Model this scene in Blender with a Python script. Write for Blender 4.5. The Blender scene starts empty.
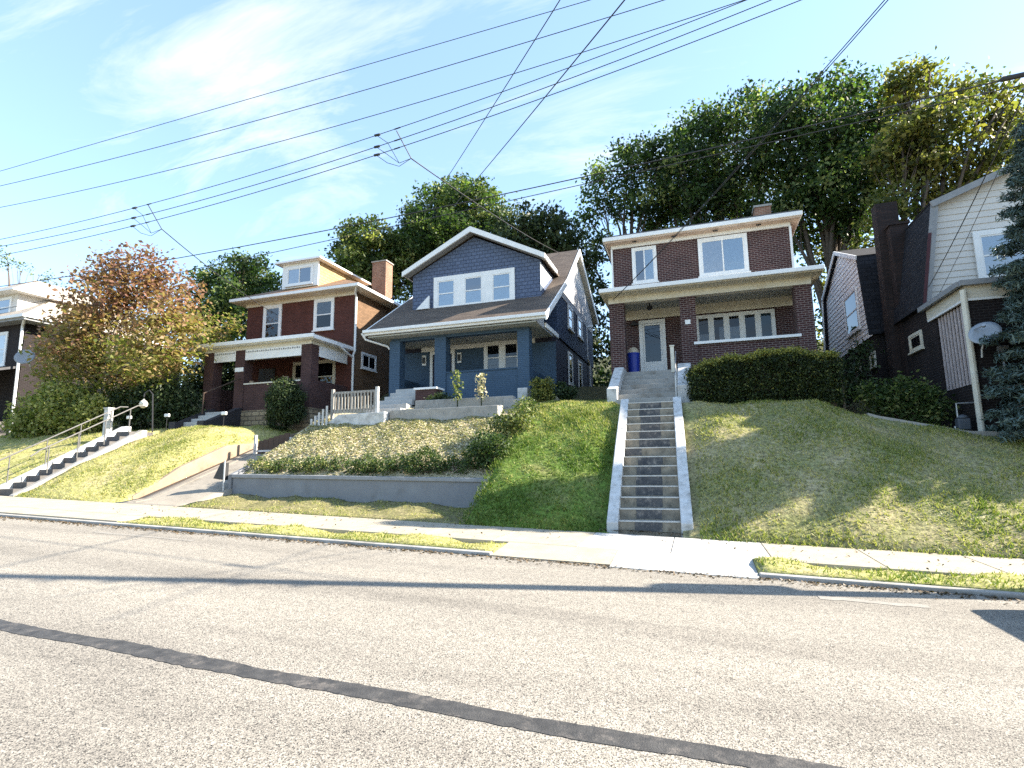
import bpy, bmesh, math, random
import numpy as np
from mathutils import Vector, Matrix
random.seed(7)
RNG = np.random.default_rng(11)
scn = bpy.context.scene
COL = scn.collection
R = math.radians
SL = -0.033                      # the street falls to the right

# ------------------------------------------------------------------ camera
F = 544.75
YAW, PIT, ROL = R(18.377), R(8.232), R(-0.745)
CAM = Vector((0, 0, 1.6))
fw = Vector((-math.sin(YAW)*math.cos(PIT), math.cos(YAW)*math.cos(PIT), math.sin(PIT)))
r0 = Vector((math.cos(YAW), math.sin(YAW), 0)); u0 = r0.cross(fw)
rt = math.cos(ROL)*r0 + math.sin(ROL)*u0
up = -math.sin(ROL)*r0 + math.cos(ROL)*u0
cd = bpy.data.cameras.new('camera'); cam = bpy.data.objects.new('camera', cd); COL.objects.link(cam)
cam.matrix_world = Matrix(((rt.x, up.x, -fw.x, CAM.x), (rt.y, up.y, -fw.y, CAM.y), (rt.z, up.z, -fw.z, CAM.z), (0, 0, 0, 1)))
cd.sensor_width = 36; cd.lens = F/1024*36; cd.clip_end = 3000; cd.clip_start = 0.05
scn.camera = cam

def ray(x, y): return rt*((x-512)/F) + up*((384-y)/F) + fw
def S(x, y, Y):                  # surveyed point of the photograph on the plane at depth Y
    d = ray(x, y); t = Y/d.y; return CAM + d*t

# ------------------------------------------------------------------ object helpers
ORG = {}
def tag(o, label=None, cat=None, group=None, kind=None):
    if label: o['label'] = label
    if cat: o['category'] = cat
    if group: o['group'] = group
    if kind: o['kind'] = kind
    return o
def thing(name, loc, label, cat, group=None):
    o = bpy.data.objects.new(name, None); COL.objects.link(o)
    o.location = loc; o.empty_display_size = .3; ORG[o.name] = Vector(loc)
    return tag(o, label, cat, group)
def uvs(me):
    n = len(me.loops)
    if not n: return
    lay = me.uv_layers.new(name='UVMap')
    vi = np.empty(n, np.int32); me.loops.foreach_get('vertex_index', vi)
    co = np.empty(len(me.vertices)*3, np.float32); me.vertices.foreach_get('co', co); co = co.reshape(-1, 3)
    nf = len(me.polygons)
    nr = np.empty(nf*3, np.float32); me.polygons.foreach_get('normal', nr); nr = nr.reshape(-1, 3)
    lt = np.empty(nf, np.int32); me.polygons.foreach_get('loop_total', lt)
    L = np.repeat(nr, lt, axis=0); P = co[vi]
    h = np.stack([-L[:, 1], L[:, 0], np.zeros(n)], 1); hl = np.linalg.norm(h, axis=1)
    flat = hl < .05
    h[flat] = (1, 0, 0); hl[flat] = 1; h /= hl[:, None]
    v = np.cross(L, h); v[flat] = (0, 1, 0)
    uv = np.stack([(P*h).sum(1), (P*v).sum(1)], 1).astype(np.float32)
    lay.data.foreach_set('uv', uv.ravel())

class MB:
    def __init__(s): s.v = []; s.f = []; s.m = []
    def add(s, vs, fs, m=0):
        b = len(s.v); s.v += [tuple(q) for q in vs]; s.f += [tuple(i+b for i in f) for f in fs]; s.m += [m]*len(fs); return s
    def box(s, x0, x1, y0, y1, z0, z1, m=0):
        vs = [(x, y, z) for x in (x0, x1) for y in (y0, y1) for z in (z0, z1)]
        return s.add(vs, [(0, 1, 3, 2), (4, 6, 7, 5), (0, 4, 5, 1), (2, 3, 7, 6), (0, 2, 6, 4), (1, 5, 7, 3)], m)
    def obox(s, fr, u0, u1, z0, z1, n0, n1, m=0):
        o, u, n = fr
        vs = [o + u*a + n*c + Vector((0, 0, b)) for a in (u0, u1) for c in (n0, n1) for b in (z0, z1)]
        return s.add(vs, [(0, 1, 3, 2), (4, 6, 7, 5), (0, 4, 5, 1), (2, 3, 7, 6), (0, 2, 6, 4), (1, 5, 7, 3)], m)
    def prism(s, pts, d, m=0):       # closed polygon (3-D points) swept along d
        n = len(pts); P = [Vector(p) for p in pts]; d = Vector(d)
        vs = P + [p + d for p in P]
        fs = [tuple(range(n)), tuple(range(2*n-1, n-1, -1))] + [(i, (i+1) % n, n+(i+1) % n, n+i) for i in range(n)]
        return s.add(vs, fs, m)
    def slab(s, quad, t, m=0):       # quad thickened downwards
        return s.prism(quad, (0, 0, -t), m)
    def tube(s, pts, rad, k=6, m=0, cap=True):
        P = [Vector(p) for p in pts]
        if not hasattr(rad, '__len__'): rad = [rad]*len(P)
        vs = []; prev = None
        for i, p in enumerate(P):
            d = (P[min(i+1, len(P)-1)] - P[max(i-1, 0)]).normalized()
            a = d.orthogonal().normalized() if prev is None else (prev - d*prev.dot(d))
            if a.length < 1e-4: a = d.orthogonal()
            a.normalize(); prev = a; b = d.cross(a)
            for j in range(k):
                t = 2*math.pi*j/k; vs.append(p + (a*math.cos(t) + b*math.sin(t))*rad[i])
        fs = [(i*k+j, i*k+(j+1) % k, (i+1)*k+(j+1) % k, (i+1)*k+j) for i in range(len(P)-1) for j in range(k)]
        if cap: fs += [tuple(range(k-1, -1, -1)), tuple((len(P)-1)*k+j for j in range(k))]
        return s.add(vs, fs, m)
    def lathe(s, c, prof, k=16, m=0):
        vs = [(c[0]+r*math.cos(2*math.pi*j/k), c[1]+r*math.sin(2*math.pi*j/k), c[2]+z) for r, z in prof for j in range(k)]
        n = len(prof)
        fs = [(i*k+j, i*k+(j+1) % k, (i+1)*k+(j+1) % k, (i+1)*k+j) for i in range(n-1) for j in range(k)]
        fs += [tuple(range(k-1, -1, -1)), tuple((n-1)*k+j for j in range(k))]
        return s.add(vs, fs, m)
    def build(s, name, mats, parent=None, loc=None, bevel=0, smooth=False, recalc=True):
        if not isinstance(mats, (list, tuple)): mats = [mats]
        if parent is not None: org = ORG[parent.name]
        elif loc is not None: org = Vector(loc)
        else:
            a = np.array(s.v); org = Vector(((a[:, 0].min()+a[:, 0].max())/2, (a[:, 1].min()+a[:, 1].max())/2, a[:, 2].min()))
        me = bpy.data.meshes.new(name)
        me.from_pydata([(x-org.x, y-org.y, z-org.z) for x, y, z in s.v], [], s.f)
        for q in mats: me.materials.append(q)
        me.polygons.foreach_set('material_index', s.m)
        if recalc:
            bm = bmesh.new(); bm.from_mesh(me); bmesh.ops.recalc_face_normals(bm, faces=bm.faces); bm.to_mesh(me); bm.free()
        if smooth: me.polygons.foreach_set('use_smooth', [True]*len(me.polygons))
        me.update(); uvs(me)
        o = bpy.data.objects.new(name, me); COL.objects.link(o)
        ORG[o.name] = org
        if parent is not None: o.parent = parent
        else: o.location = org
        if bevel:
            b = o.modifiers.new('bevel', 'BEVEL'); b.width = bevel; b.segments = 2; b.limit_method = 'ANGLE'
        return o

# ------------------------------------------------------------------ materials
def nt(name):
    m = bpy.data.materials.new(name); m.use_nodes = True
    return m, m.node_tree.nodes, m.node_tree.links, m.node_tree.nodes['Principled BSDF']
def ramp(N, stops):
    r = N.new('ShaderNodeValToRGB'); e = r.color_ramp.elements
    while len(e) > 1: e.remove(e[-1])
    for i, (p, c) in enumerate(stops):
        q = e[0] if i == 0 else e.new(p)
        q.position = p; q.color = (*c, 1)
    return r
def noise(N, L, vec, sc, det=4, rough=.6):
    n = N.new('ShaderNodeTexNoise'); n.inputs['Scale'].default_value = sc; n.inputs['Detail'].default_value = det
    n.inputs['Roughness'].default_value = rough
    if vec is not None: L.new(vec, n.inputs['Vector'])
    return n
def mul(N, L, a, b, fac=1.0, mode='MULTIPLY'):
    m = N.new('ShaderNodeMix'); m.data_type = 'RGBA'; m.blend_type = mode; m.inputs['Factor'].default_value = fac
    L.new(a, m.inputs['A']) if not isinstance(a, tuple) else None
    if isinstance(b, tuple): m.inputs['B'].default_value = (*b, 1)
    else: L.new(b, m.inputs['B'])
    return m.outputs['Result']
def bumpn(N, L, B, h, st, dist=.02):
    b = N.new('ShaderNodeBump'); b.inputs['Strength'].default_value = st; b.inputs['Distance'].default_value = dist
    L.new(h, b.inputs['Height']); L.new(b.outputs['Normal'], B.inputs['Normal']); return b

def plain(name, c1, c2=None, sc=3, rough=.6, bump=.15, bsc=40, metal=0, spec=.4, dirt=None, dsc=1.2):
    m, N, L, B = nt(name)
    tc = N.new('ShaderNodeTexCoord').outputs['Object']
    c2 = c2 or tuple(x*.8 for x in c1)
    n = noise(N, L, tc, sc, 6)
    r = ramp(N, [(.3, c2), (.7, c1)]); L.new(n.outputs['Fac'], r.inputs['Fac'])
    out = r.outputs['Color']
    if dirt:
        n3 = noise(N, L, tc, dsc, 8, .75); r3 = ramp(N, [(.52, (1, 1, 1)), (.68, dirt)]); L.new(n3.outputs['Fac'], r3.inputs['Fac'])
        out = mul(N, L, out, r3.outputs['Color'])
    L.new(out, B.inputs['Base Color'])
    B.inputs['Roughness'].default_value = rough; B.inputs['Metallic'].default_value = metal; B.inputs['Specular IOR Level'].default_value = spec
    if bump:
        n2 = noise(N, L, tc, bsc, 4); bumpn(N, L, B, n2.outputs['Fac'], bump, .01)
    return m

def brick(name, c1, c2, mortar, bw=.215, bh=.075, mort=.011, rough=.85, bump=.5, off=.5, bias=0, big=.35, msmooth=.1, bumpd=.012):
    m, N, L, B = nt(name)
    uv = N.new('ShaderNodeUVMap'); uv.uv_map = 'UVMap'
    b = N.new('ShaderNodeTexBrick'); L.new(uv.outputs['UV'], b.inputs['Vector'])
    b.inputs['Scale'].default_value = 1; b.inputs['Brick Width'].default_value = bw; b.inputs['Row Height'].default_value = bh
    b.inputs['Mortar Size'].default_value = mort; b.inputs['Mortar Smooth'].default_value = msmooth; b.inputs['Bias'].default_value = bias
    b.offset = off
    b.inputs['Color1'].default_value = (*c1, 1); b.inputs['Color2'].default_value = (*c2, 1); b.inputs['Mortar'].default_value = (*mortar, 1)
    tc = N.new('ShaderNodeTexCoord').outputs['Object']
    n = noise(N, L, tc, 1.1, 6, .7); r = ramp(N, [(.3, (1-big,)*3), (.7, (1.0+big*.3,)*3)]); L.new(n.outputs['Fac'], r.inputs['Fac'])
    n2 = noise(N, L, tc, 45, 3); r2 = ramp(N, [(.3, (.75,)*3), (.7, (1.15,)*3)]); L.new(n2.outputs['Fac'], r2.inputs['Fac'])
    c = mul(N, L, mul(N, L, b.outputs['Color'], r.outputs['Color']), r2.outputs['Color'])
    L.new(c, B.inputs['Base Color']); B.inputs['Roughness'].default_value = rough; B.inputs['Specular IOR Level'].default_value = .25
    inv = N.new('ShaderNodeMath'); inv.operation = 'SUBTRACT'; inv.inputs[0].default_value = 1; L.new(b.outputs['Fac'], inv.inputs[1])
    add = N.new('ShaderNodeMath'); add.operation = 'MULTIPLY_ADD'; add.inputs[1].default_value = .4
    L.new(n2.outputs['Fac'], add.inputs[0]); L.new(inv.outputs[0], add.inputs[2])
    bumpn(N, L, B, add.outputs[0], bump, bumpd)
    return m

def leafmat(name, stops, rough=.55, trans=.35, tmul=(.95, 1.2, .5)):
    m, N, L, B = nt(name)
    a = N.new('ShaderNodeAttribute'); a.attribute_name = 'tint'
    r = ramp(N, stops); L.new(a.outputs['Fac'], r.inputs['Fac'])
    L.new(r.outputs['Color'], B.inputs['Base Color']); B.inputs['Roughness'].default_value = rough; B.inputs['Specular IOR Level'].default_value = .3
    t = N.new('ShaderNodeBsdfTranslucent'); L.new(mul(N, L, r.outputs['Color'], tmul), t.inputs['Color'])
    mx = N.new('ShaderNodeMixShader'); mx.inputs['Fac'].default_value = trans
    L.new(B.outputs[0], mx.inputs[1]); L.new(t.outputs[0], mx.inputs[2])
    L.new(mx.outputs[0], N['Material Output'].inputs['Surface'])
    return m

def glassmat(name, tint=(.8, .85, .9), refl=.16):
    m, N, L, B = nt(name); N.remove(B)
    t = N.new('ShaderNodeBsdfTransparent'); t.inputs['Color'].default_value = (*tint, 1)
    g = N.new('ShaderNodeBsdfGlossy'); g.inputs['Roughness'].default_value = .02; g.inputs['Color'].default_value = (.95, .97, 1, 1)
    fr = N.new('ShaderNodeFresnel'); fr.inputs['IOR'].default_value = 1.5
    ad = N.new('ShaderNodeMath'); ad.operation = 'ADD'; ad.inputs[1].default_value = refl; L.new(fr.outputs[0], ad.inputs[0])
    mx = N.new('ShaderNodeMixShader'); L.new(ad.outputs[0], mx.inputs['Fac']); L.new(t.outputs[0], mx.inputs[1]); L.new(g.outputs[0], mx.inputs[2])
    L.new(mx.outputs[0], N['Material Output'].inputs['Surface'])
    return m

def groundmat(name, stops, sc=.9, fine=60, rough=.95, bump=.6, bd=.03, finemul=(.6, 1.25)):
    m, N, L, B = nt(name)
    tc = N.new('ShaderNodeTexCoord').outputs['Object']
    n = noise(N, L, tc, sc, 8, .65); r = ramp(N, stops); L.new(n.outputs['Fac'], r.inputs['Fac'])
    n2 = noise(N, L, tc, fine, 3, .7); r2 = ramp(N, [(.32, (finemul[0],)*3), (.68, (finemul[1],)*3)]); L.new(n2.outputs['Fac'], r2.inputs['Fac'])
    c = mul(N, L, r.outputs['Color'], r2.outputs['Color'])
    L.new(c, B.inputs['Base Color']); B.inputs['Roughness'].default_value = rough; B.inputs['Specular IOR Level'].default_value = .2
    bumpn(N, L, B, n2.outputs['Fac'], bump, bd)
    return m

def roadmat():
    m, N, L, B = nt('worn_asphalt')
    tc = N.new('ShaderNodeTexCoord').outputs['Object']
    v = N.new('ShaderNodeTexVoronoi'); v.inputs['Scale'].default_value = 140; L.new(tc, v.inputs['Vector'])
    sep = N.new('ShaderNodeSeparateColor'); L.new(v.outputs['Color'], sep.inputs[0])
    r = ramp(N, [(0, (.025, .024, .022)), (.14, (.09, .084, .076)), (.35, (.215, .197, .171)), (.75, (.292, .267, .23)), (1, (.43, .395, .34))]); L.new(sep.outputs[0], r.inputs['Fac'])
    map_ = N.new('ShaderNodeMapping'); map_.inputs['Scale'].default_value = (.12, .8, 1); L.new(tc, map_.inputs['Vector'])
    n = noise(N, L, map_.outputs[0], 1.3, 6, .6); r2 = ramp(N, [(.32, (.74, .73, .72)), (.5, (.98, .97, .95)), (.7, (1.14, 1.12, 1.08))]); L.new(n.outputs['Fac'], r2.inputs['Fac'])
    n3 = noise(N, L, tc, 9, 6, .7); r3 = ramp(N, [(.3, (.86, .86, .86)), (.7, (1.1, 1.1, 1.1))]); L.new(n3.outputs['Fac'], r3.inputs['Fac'])
    n4 = noise(N, L, tc, 5, 8, .8); r4 = ramp(N, [(.27, (.4, .38, .36)), (.34, (1, 1, 1))]); L.new(n4.outputs['Fac'], r4.inputs['Fac'])
    c = mul(N, L, mul(N, L, mul(N, L, r.outputs['Color'], r2.outputs['Color']), r3.outputs['Color']), r4.outputs['Color'])
    L.new(c, B.inputs['Base Color']); B.inputs['Roughness'].default_value = .8; B.inputs['Specular IOR Level'].default_value = .3
    bumpn(N, L, B, v.outputs['Distance'], .35, .006)
    return m

M = {}
M['road'] = roadmat()
M['tar'] = plain('tar_seal', (.07, .067, .064), (.028, .028, .029), 9, .6, .6, 90, dirt=(2.6, 2.4, 2.2), dsc=6)
M['mark'] = plain('worn_paint', (.27, .25, .22), (.21, .195, .17), 7, .8, .4, 80)
M['walk'] = plain('walk_concrete', (.38, .34, .265), (.29, .255, .195), 2.2, .9, .25, 60, dirt=(.75, .73, .68))
M['walknew'] = plain('new_concrete', (.45, .445, .43), (.36, .355, .34), 2.5, .9, .3, 60, dirt=(.75, .73, .7))
M['conc'] = plain('grey_concrete', (.36, .345, .32), (.24, .23, .21), 2.5, .92, .5, 35, dirt=(.55, .52, .48))
M['concdark'] = plain('stained_concrete', (.13, .12, .115), (.08, .075, .07), 3, .92, .5, 35, dirt=(.6, .58, .55), dsc=2)
M['wallgrey'] = plain('painted_grey_block', (.20, .21, .225), (.165, .17, .185), 1.6, .75, .2, 25, dirt=(.8, .79, .77), dsc=2)
M['wallcap'] = plain('wall_cap_concrete', (.27, .275, .285), (.21, .215, .22), 4, .85, .3, 40)
M['oldwhite'] = plain('old_whitewash', (.58, .58, .57), (.40, .39, .37), 5, .85, .4, 30, dirt=(.5, .49, .46), dsc=4)
M['beige'] = plain('beige_render', (.31, .235, .165), (.23, .17, .12), 2, .9, .4, 30, dirt=(.65, .6, .55))
M['drive'] = plain('drive_concrete', (.31, .275, .225), (.22, .195, .16), 2.5, .92, .5, 35, dirt=(.6, .58, .55))
M['tread'] = plain('worn_step', (.32, .275, .21), (.15, .135, .11), 5, .9, .6, 30, dirt=(.5, .47, .43), dsc=4)
M['riserpaint'] = plain('dark_step_paint', (.04, .043, .05), (.10, .098, .098), 5, .8, .5, 30, dirt=(3.6, 3.2, 2.7), dsc=7)
M['darkpaint'] = plain('dark_paint', (.035, .032, .038), (.025, .022, .026), 4, .7, .2, 30)
M['railgrey'] = plain('grey_rail', (.14, .135, .13), (.1, .095, .09), 6, .6, .1, 40)
M['nosing'] = plain('pale_step_edge', (.55, .54, .51), (.4, .39, .36), 9, .9, .3, 40)
M['white'] = plain('white_trim', (.78, .78, .77), (.70, .70, .69), 3, .5, .05, 60)
M['cream'] = plain('cream_trim', (.68, .64, .54), (.58, .54, .45), 2.5, .6, .1, 40, dirt=(.8, .74, .66))
M['peach'] = plain('weathered_soffit', (.56, .44, .35), (.47, .36, .29), 2, .7, .15, 30, dirt=(.72, .68, .62), dsc=3)
M['greyceil'] = plain('grey_porch_ceiling', (.42, .43, .40), (.36, .37, .34), 2, .7, .1, 30)
M['brick3'] = brick('brown_brick', (.042, .016, .017), (.072, .027, .026), (.21, .165, .155))
M['brick1'] = brick('red_brick', (.082, .027, .020), (.115, .038, .028), (.13, .06, .048), mort=.008)
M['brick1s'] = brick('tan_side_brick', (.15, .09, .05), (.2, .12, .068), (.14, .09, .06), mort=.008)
M['brick1d'] = brick('plum_brick', (.058, .03, .029), (.085, .043, .04), (.11, .07, .065), mort=.008)
M['brick5'] = brick('dark_brick', (.012, .009, .01), (.02, .014, .014), (.04, .034, .034))
M['chim'] = brick('chimney_brick', (.22, .10, .065), (.3, .15, .1), (.36, .27, .2))
M['chimd'] = brick('sooty_brick', (.022, .014, .013), (.045, .026, .022), (.03, .025, .025))
M['stone'] = brick('rough_stone', (.36, .28, .18), (.27, .2, .13), (.14, .11, .08), bw=.42, bh=.2, mort=.02, bump=1, bumpd=.04)
M['bluebrick'] = brick('slate_blue_brick', (.052, .093, .148), (.06, .105, .165), (.045, .082, .13), rough=.65, bump=.6, big=.15)
M['blueshing'] = brick('blue_shingle', (.095, .125, .20), (.115, .15, .235), (.05, .066, .11), bw=.26, bh=.165, mort=.012, rough=.7, bump=.8, big=.12, bumpd=.02)
M['navyshing'] = brick('navy_shingle', (.035, .055, .11), (.045, .07, .13), (.018, .028, .055), bw=.26, bh=.165, mort=.012, rough=.7, bump=.8, big=.12, bumpd=.02)
M['palegable'] = brick('pale_gable_shingle', (.5, .5, .51), (.56, .56, .57), (.34, .34, .35), bw=.26, bh=.165, mort=.01, rough=.75, bump=.8, big=.12, bumpd=.02)
M['navy'] = plain('navy_render', (.02, .022, .045), (.014, .016, .035), 2, .7, .2, 25)
M['roof2'] = brick('brown_asphalt_shingle', (.105, .082, .068), (.155, .122, .098), (.05, .042, .036), bw=.33, bh=.14, mort=.007, bump=.8, big=.2)
M['roof1'] = brick('tan_asphalt_shingle', (.24, .14, .085), (.3, .185, .115), (.11, .07, .045), bw=.33, bh=.14, mort=.007, bump=.8, big=.2)
M['roof0'] = brick('pale_asphalt_shingle', (.36, .31, .26), (.42, .37, .31), (.2, .17, .15), bw=.33, bh=.14, mort=.007, bump=.8, big=.2)
M['yelshing'] = brick('yellow_shingle', (.42, .3, .15), (.48, .35, .18), (.2, .14, .07), bw=.3, bh=.15, mort=.009, bump=.8)
M['blackshing'] = brick('charcoal_shingle', (.014, .015, .02), (.024, .026, .033), (.008, .009, .012), bw=.33, bh=.17, mort=.012, bump=.9, big=.3)
M['greyroof'] = plain('grey_roof', (.09, .09, .095), (.06, .06, .065), 3, .9, .4, 40)
M['siding'] = plain('cream_vinyl', (.60, .57, .53), (.54, .51, .47), 1.5, .55, .05, 30)
M['sidingw'] = plain('white_vinyl', (.88, .88, .88), (.85, .85, .85), 1.5, .55, .05, 30)
M['dark'] = plain('unlit_room', (.012, .013, .015), (.008, .008, .01), 2, .9, 0)
M['door'] = plain('dark_door', (.03, .025, .025), (.02, .02, .02), 2, .5, .1)
M['curtain'] = plain('white_curtain', (.62, .66, .72), (.5, .55, .62), 8, .9, .3, 14)
M['pane_sheet'] = plain('blind_sky_reflection', (.45, .62, .78), (.38, .54, .7), 2, .7, .1, 20)  # blinds, and sky reflections coloured into the brown house windows
M['teal'] = plain('teal_blind', (.08, .16, .19), (.05, .11, .13), 6, .7, .2, 20)
M['glass'] = glassmat('window_glass'); M['glassd'] = glassmat('porch_glass', (.5, .54, .58), .0)
M['metal'] = plain('galvanised', (.45, .46, .47), (.36, .37, .38), 6, .45, .1, 60, metal=.7)
M['black'] = plain('black_metal', (.02, .02, .022), (.03, .03, .032), 6, .5, .1, 60)
M['cable'] = plain('cable_black', (.018, .018, .02), (.03, .03, .032), 6, .6, 0)
M['bluepl'] = plain('blue_plastic', (.012, .035, .3), (.01, .028, .24), 2, .4, .05, 30)
M['bag'] = plain('tan_bag', (.5, .44, .34), (.38, .33, .25), 6, .8, .3, 20)
M['woodd'] = plain('dark_brown_wood', (.075, .045, .03), (.045, .028, .02), 4, .75, .3, 30)
M['woodg'] = plain('grey_wood', (.33, .31, .28), (.22, .21, .19), 6, .85, .4, 40)
M['maroon'] = plain('maroon_trim', (.06, .013, .018), (.045, .01, .014), 3, .6, .1)
M['dishgrey'] = plain('dish_grey', (.30, .33, .37), (.25, .28, .32), 3, .5, .05)
M['metergrey'] = plain('meter_grey', (.10, .11, .13), (.07, .08, .095), 5, .6, .1)
M['stripe'] = plain('pale_stripe', (.5, .43, .42), (.4, .34, .33), 5, .8, .1)
M['red'] = plain('rubber_dark', (.03, .03, .03), (.02, .02, .02), 6, .9, .1)
M['carpaint'] = plain('grey_car_paint', (.12, .13, .14), (.11, .12, .13), 1, .25, 0, spec=.7)
M['bark'] = plain('bark', (.13, .10, .075), (.06, .046, .036), 9, .95, .9, 22)
M['barkpale'] = plain('pale_bark', (.3, .26, .22), (.17, .145, .12), 9, .95, .9, 22)
M['polewood'] = plain('pole_wood', (.18, .14, .11), (.11, .085, .065), 5, .9, .5, 30)
M['lawn'] = groundmat('lawn_turf', [(.3, (.34, .285, .17)), (.45, (.25, .22, .11)), (.62, (.165, .17, .065)), (.75, (.37, .31, .19))], fine=13, finemul=(.4, 1.5))
M['lawngreen'] = groundmat('green_turf', [(.3, (.16, .18, .04)), (.5, (.09, .15, .025)), (.75, (.2, .19, .07))], fine=13, finemul=(.4, 1.5))
M['lawndry'] = groundmat('dry_turf', [(.3, (.40, .34, .17)), (.5, (.30, .29, .10)), (.7, (.42, .35, .19))], fine=13, finemul=(.5, 1.35))
M['soil'] = groundmat('leafy_soil', [(.3, (.46, .39, .25)), (.5, (.54, .46, .31)), (.7, (.34, .31, .15))], 1.5, 22, bump=1, bd=.08, finemul=(.45, 1.3))
M['hill'] = groundmat('hill_floor', [(.3, (.05, .055, .02)), (.7, (.08, .08, .03))])
M['earth'] = groundmat('far_ground', [(.3, (.1, .1, .05)), (.7, (.14, .13, .07))], .05)
M['grass'] = leafmat('grass_blade', [(0, (.075, .13, .02)), (.35, (.16, .2, .04)), (.65, (.38, .35, .11)), (1, (.52, .44, .23))], trans=.3)
M['debris'] = leafmat('brown_debris', [(0, (.2, .15, .09)), (.5, (.14, .1, .06)), (1, (.07, .055, .035))], trans=.1)
M['litter'] = leafmat('dry_leaf', [(0, (.27, .27, .12)), (.4, (.45, .41, .25)), (.7, (.55, .49, .33)), (1, (.30, .24, .14))], trans=.2)

# ------------------------------------------------------------------ leaf-card foliage
def leafcards(name, C, size, tint, mat, parent=None, loc=None, aspect=.55, core=None, coremat=None, flat=0, up=None):
    n = len(C)
    nrm = RNG.normal(size=(n, 3))
    if flat: nrm[:, 2] = np.abs(nrm[:, 2]) + flat
    nrm /= np.linalg.norm(nrm, axis=1)[:, None]
    a = RNG.normal(size=(n, 3)); a -= (a*nrm).sum(1)[:, None]*nrm
    if up is not None: a = up + a*.35
    a /= np.linalg.norm(a, axis=1)[:, None]; b = np.cross(nrm, a); b /= np.maximum(np.linalg.norm(b, axis=1), 1e-6)[:, None]
    s = (size*RNG.uniform(.65, 1.3, n))[:, None]
    bend = nrm*s*.18
    V = np.stack([C - a*s, C + b*s*aspect + bend, C + a*s, C - b*s*aspect + bend], 1).reshape(-1, 3)
    return fromarrays(name, V, np.arange(n*4, dtype=np.int32), 4, np.repeat(tint, 1), mat, parent, loc, core)
def fromarrays(name, V, idx, k, tint, mat, parent=None, loc=None, core=None):
    org = ORG[parent.name] if parent is not None else Vector(loc)
    V = V - np.array(org)
    me = bpy.data.meshes.new(name)
    nf = len(idx)//k
    me.vertices.add(len(V)); me.vertices.foreach_set('co', V.astype(np.float32).ravel())
    me.loops.add(len(idx)); me.loops.foreach_set('vertex_index', idx)
    me.polygons.add(nf); me.polygons.foreach_set('loop_start', np.arange(nf, dtype=np.int32)*k)
    me.polygons.foreach_set('loop_total', np.full(nf, k, np.int32))
    me.update(calc_edges=True)
    at = me.attributes.new('tint', 'FLOAT', 'FACE'); at.data.foreach_set('value', np.clip(tint, 0, 1).astype(np.float32))
    me.materials.append(mat)
    o = bpy.data.objects.new(name, me); COL.objects.link(o); ORG[o.name] = org
    if parent is not None: o.parent = parent
    else: o.location = org
    return o
def clumps(blobs, dens, gap=.25, shell=.4):
    P = []
    for c, r in blobs:
        n = max(4, int(dens*r**2.3))
        d = RNG.normal(size=(n, 3)); d /= np.linalg.norm(d, axis=1)[:, None]
        q = RNG.uniform(0, 1, n)**shell
        P.append(np.array(c) + d*(q*r)[:, None]*np.array([1, 1, .92]))
    P = np.concatenate(P)
    k = np.sin(P[:, 0]*1.9+P[:, 2]*1.3)+np.sin(P[:, 1]*2.3-P[:, 2]*1.7)+np.sin(P[:, 2]*2.9+P[:, 0]*.7+1.3)
    return P[(k > -3+gap*4) | (RNG.uniform(size=len(P)) < .25)]
def spread(P, per, rad, tint, jit=.12):
    C = np.repeat(P, per, 0); d = RNG.normal(size=C.shape); d[:, 2] *= .65
    t = np.repeat(tint, per) + RNG.normal(size=len(C))*jit
    return C + d*rad, t

def tree(name, label, cat, base, blobs, mat, barkm, group=None, dens=14, per=44, rad=.36, size=.15, gap=.25, trunk=.28, tintf=None, limbs=True, fork=.35, jit=.12, flat=0, cut=None):
    t = thing(name, base, label, cat, group)
    P = clumps(blobs, dens, gap)
    if cut: P = P[cut(P)]
    tint = tintf(P) if tintf else np.clip(.48 + RNG.normal(size=len(P))*.27, 0, 1)
    b = Vector(base)
    m = MB()
    cen = sum((Vector(c)*r for c, r in blobs), Vector())/sum(r for c, r in blobs)
    top = b.lerp(Vector((cen.x, cen.y, cen.z)), .95)
    f = b + (top-b)*fork
    pts = [b - Vector((0, 0, .4)), b, b.lerp(f, .5) + Vector((random.uniform(-.1, .1), random.uniform(-.1, .1), 0)), f, f.lerp(top, .5) + Vector((random.uniform(-.4, .4), random.uniform(-.4, .4), 0)), top]
    m.tube(pts, [trunk*1.35, trunk*1.1, trunk*.95, trunk*.85, trunk*.55, trunk*.2], 9)
    for c, r in blobs:
        c = Vector(c)
        s = random.choice([f, f.lerp(top, .3), f.lerp(top, .55), b.lerp(f, .85)])
        mid = s.lerp(c, .5) + Vector((random.uniform(-.5, .5), random.uniform(-.5, .5), random.uniform(-.1, .6)))*min(1, r)
        m.tube([s, s.lerp(mid, .5)+Vector((0, 0, .1)), mid, c], [trunk*.42, trunk*.34, trunk*.26, trunk*.12], 6)
        near = P[np.linalg.norm(P - np.array(c), axis=1) < r*1.02]
        for q in near[RNG.permutation(len(near))[:max(3, int(r*5))]]:
            q = Vector(q); k = mid.lerp(c, random.uniform(.1, 1))
            m.tube([k, k.lerp(q, .5)+Vector((random.uniform(-.15, .15), random.uniform(-.15, .15), random.uniform(0, .2))), q], [trunk*.12, trunk*.08, trunk*.03], 4, cap=False)
    m.build('trunk', barkm, t, smooth=True)
    C, tt = spread(P, per, rad, tint, jit)
    leafcards('crown', C, size, tt, mat, t, flat=flat)
    return t
def pb(Y, lst, k=1.0, dy=1.6):     # outline blobs surveyed on the photo, each given its own depth
    out = []
    for x, y, r in lst:
        yy = Y + random.uniform(-dy, dy); c = S(x, y, yy); d = (c-CAM).dot(fw)
        out.append(((c.x, c.y, c.z), max(.3, r*k*d/F)))
    return out

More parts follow.
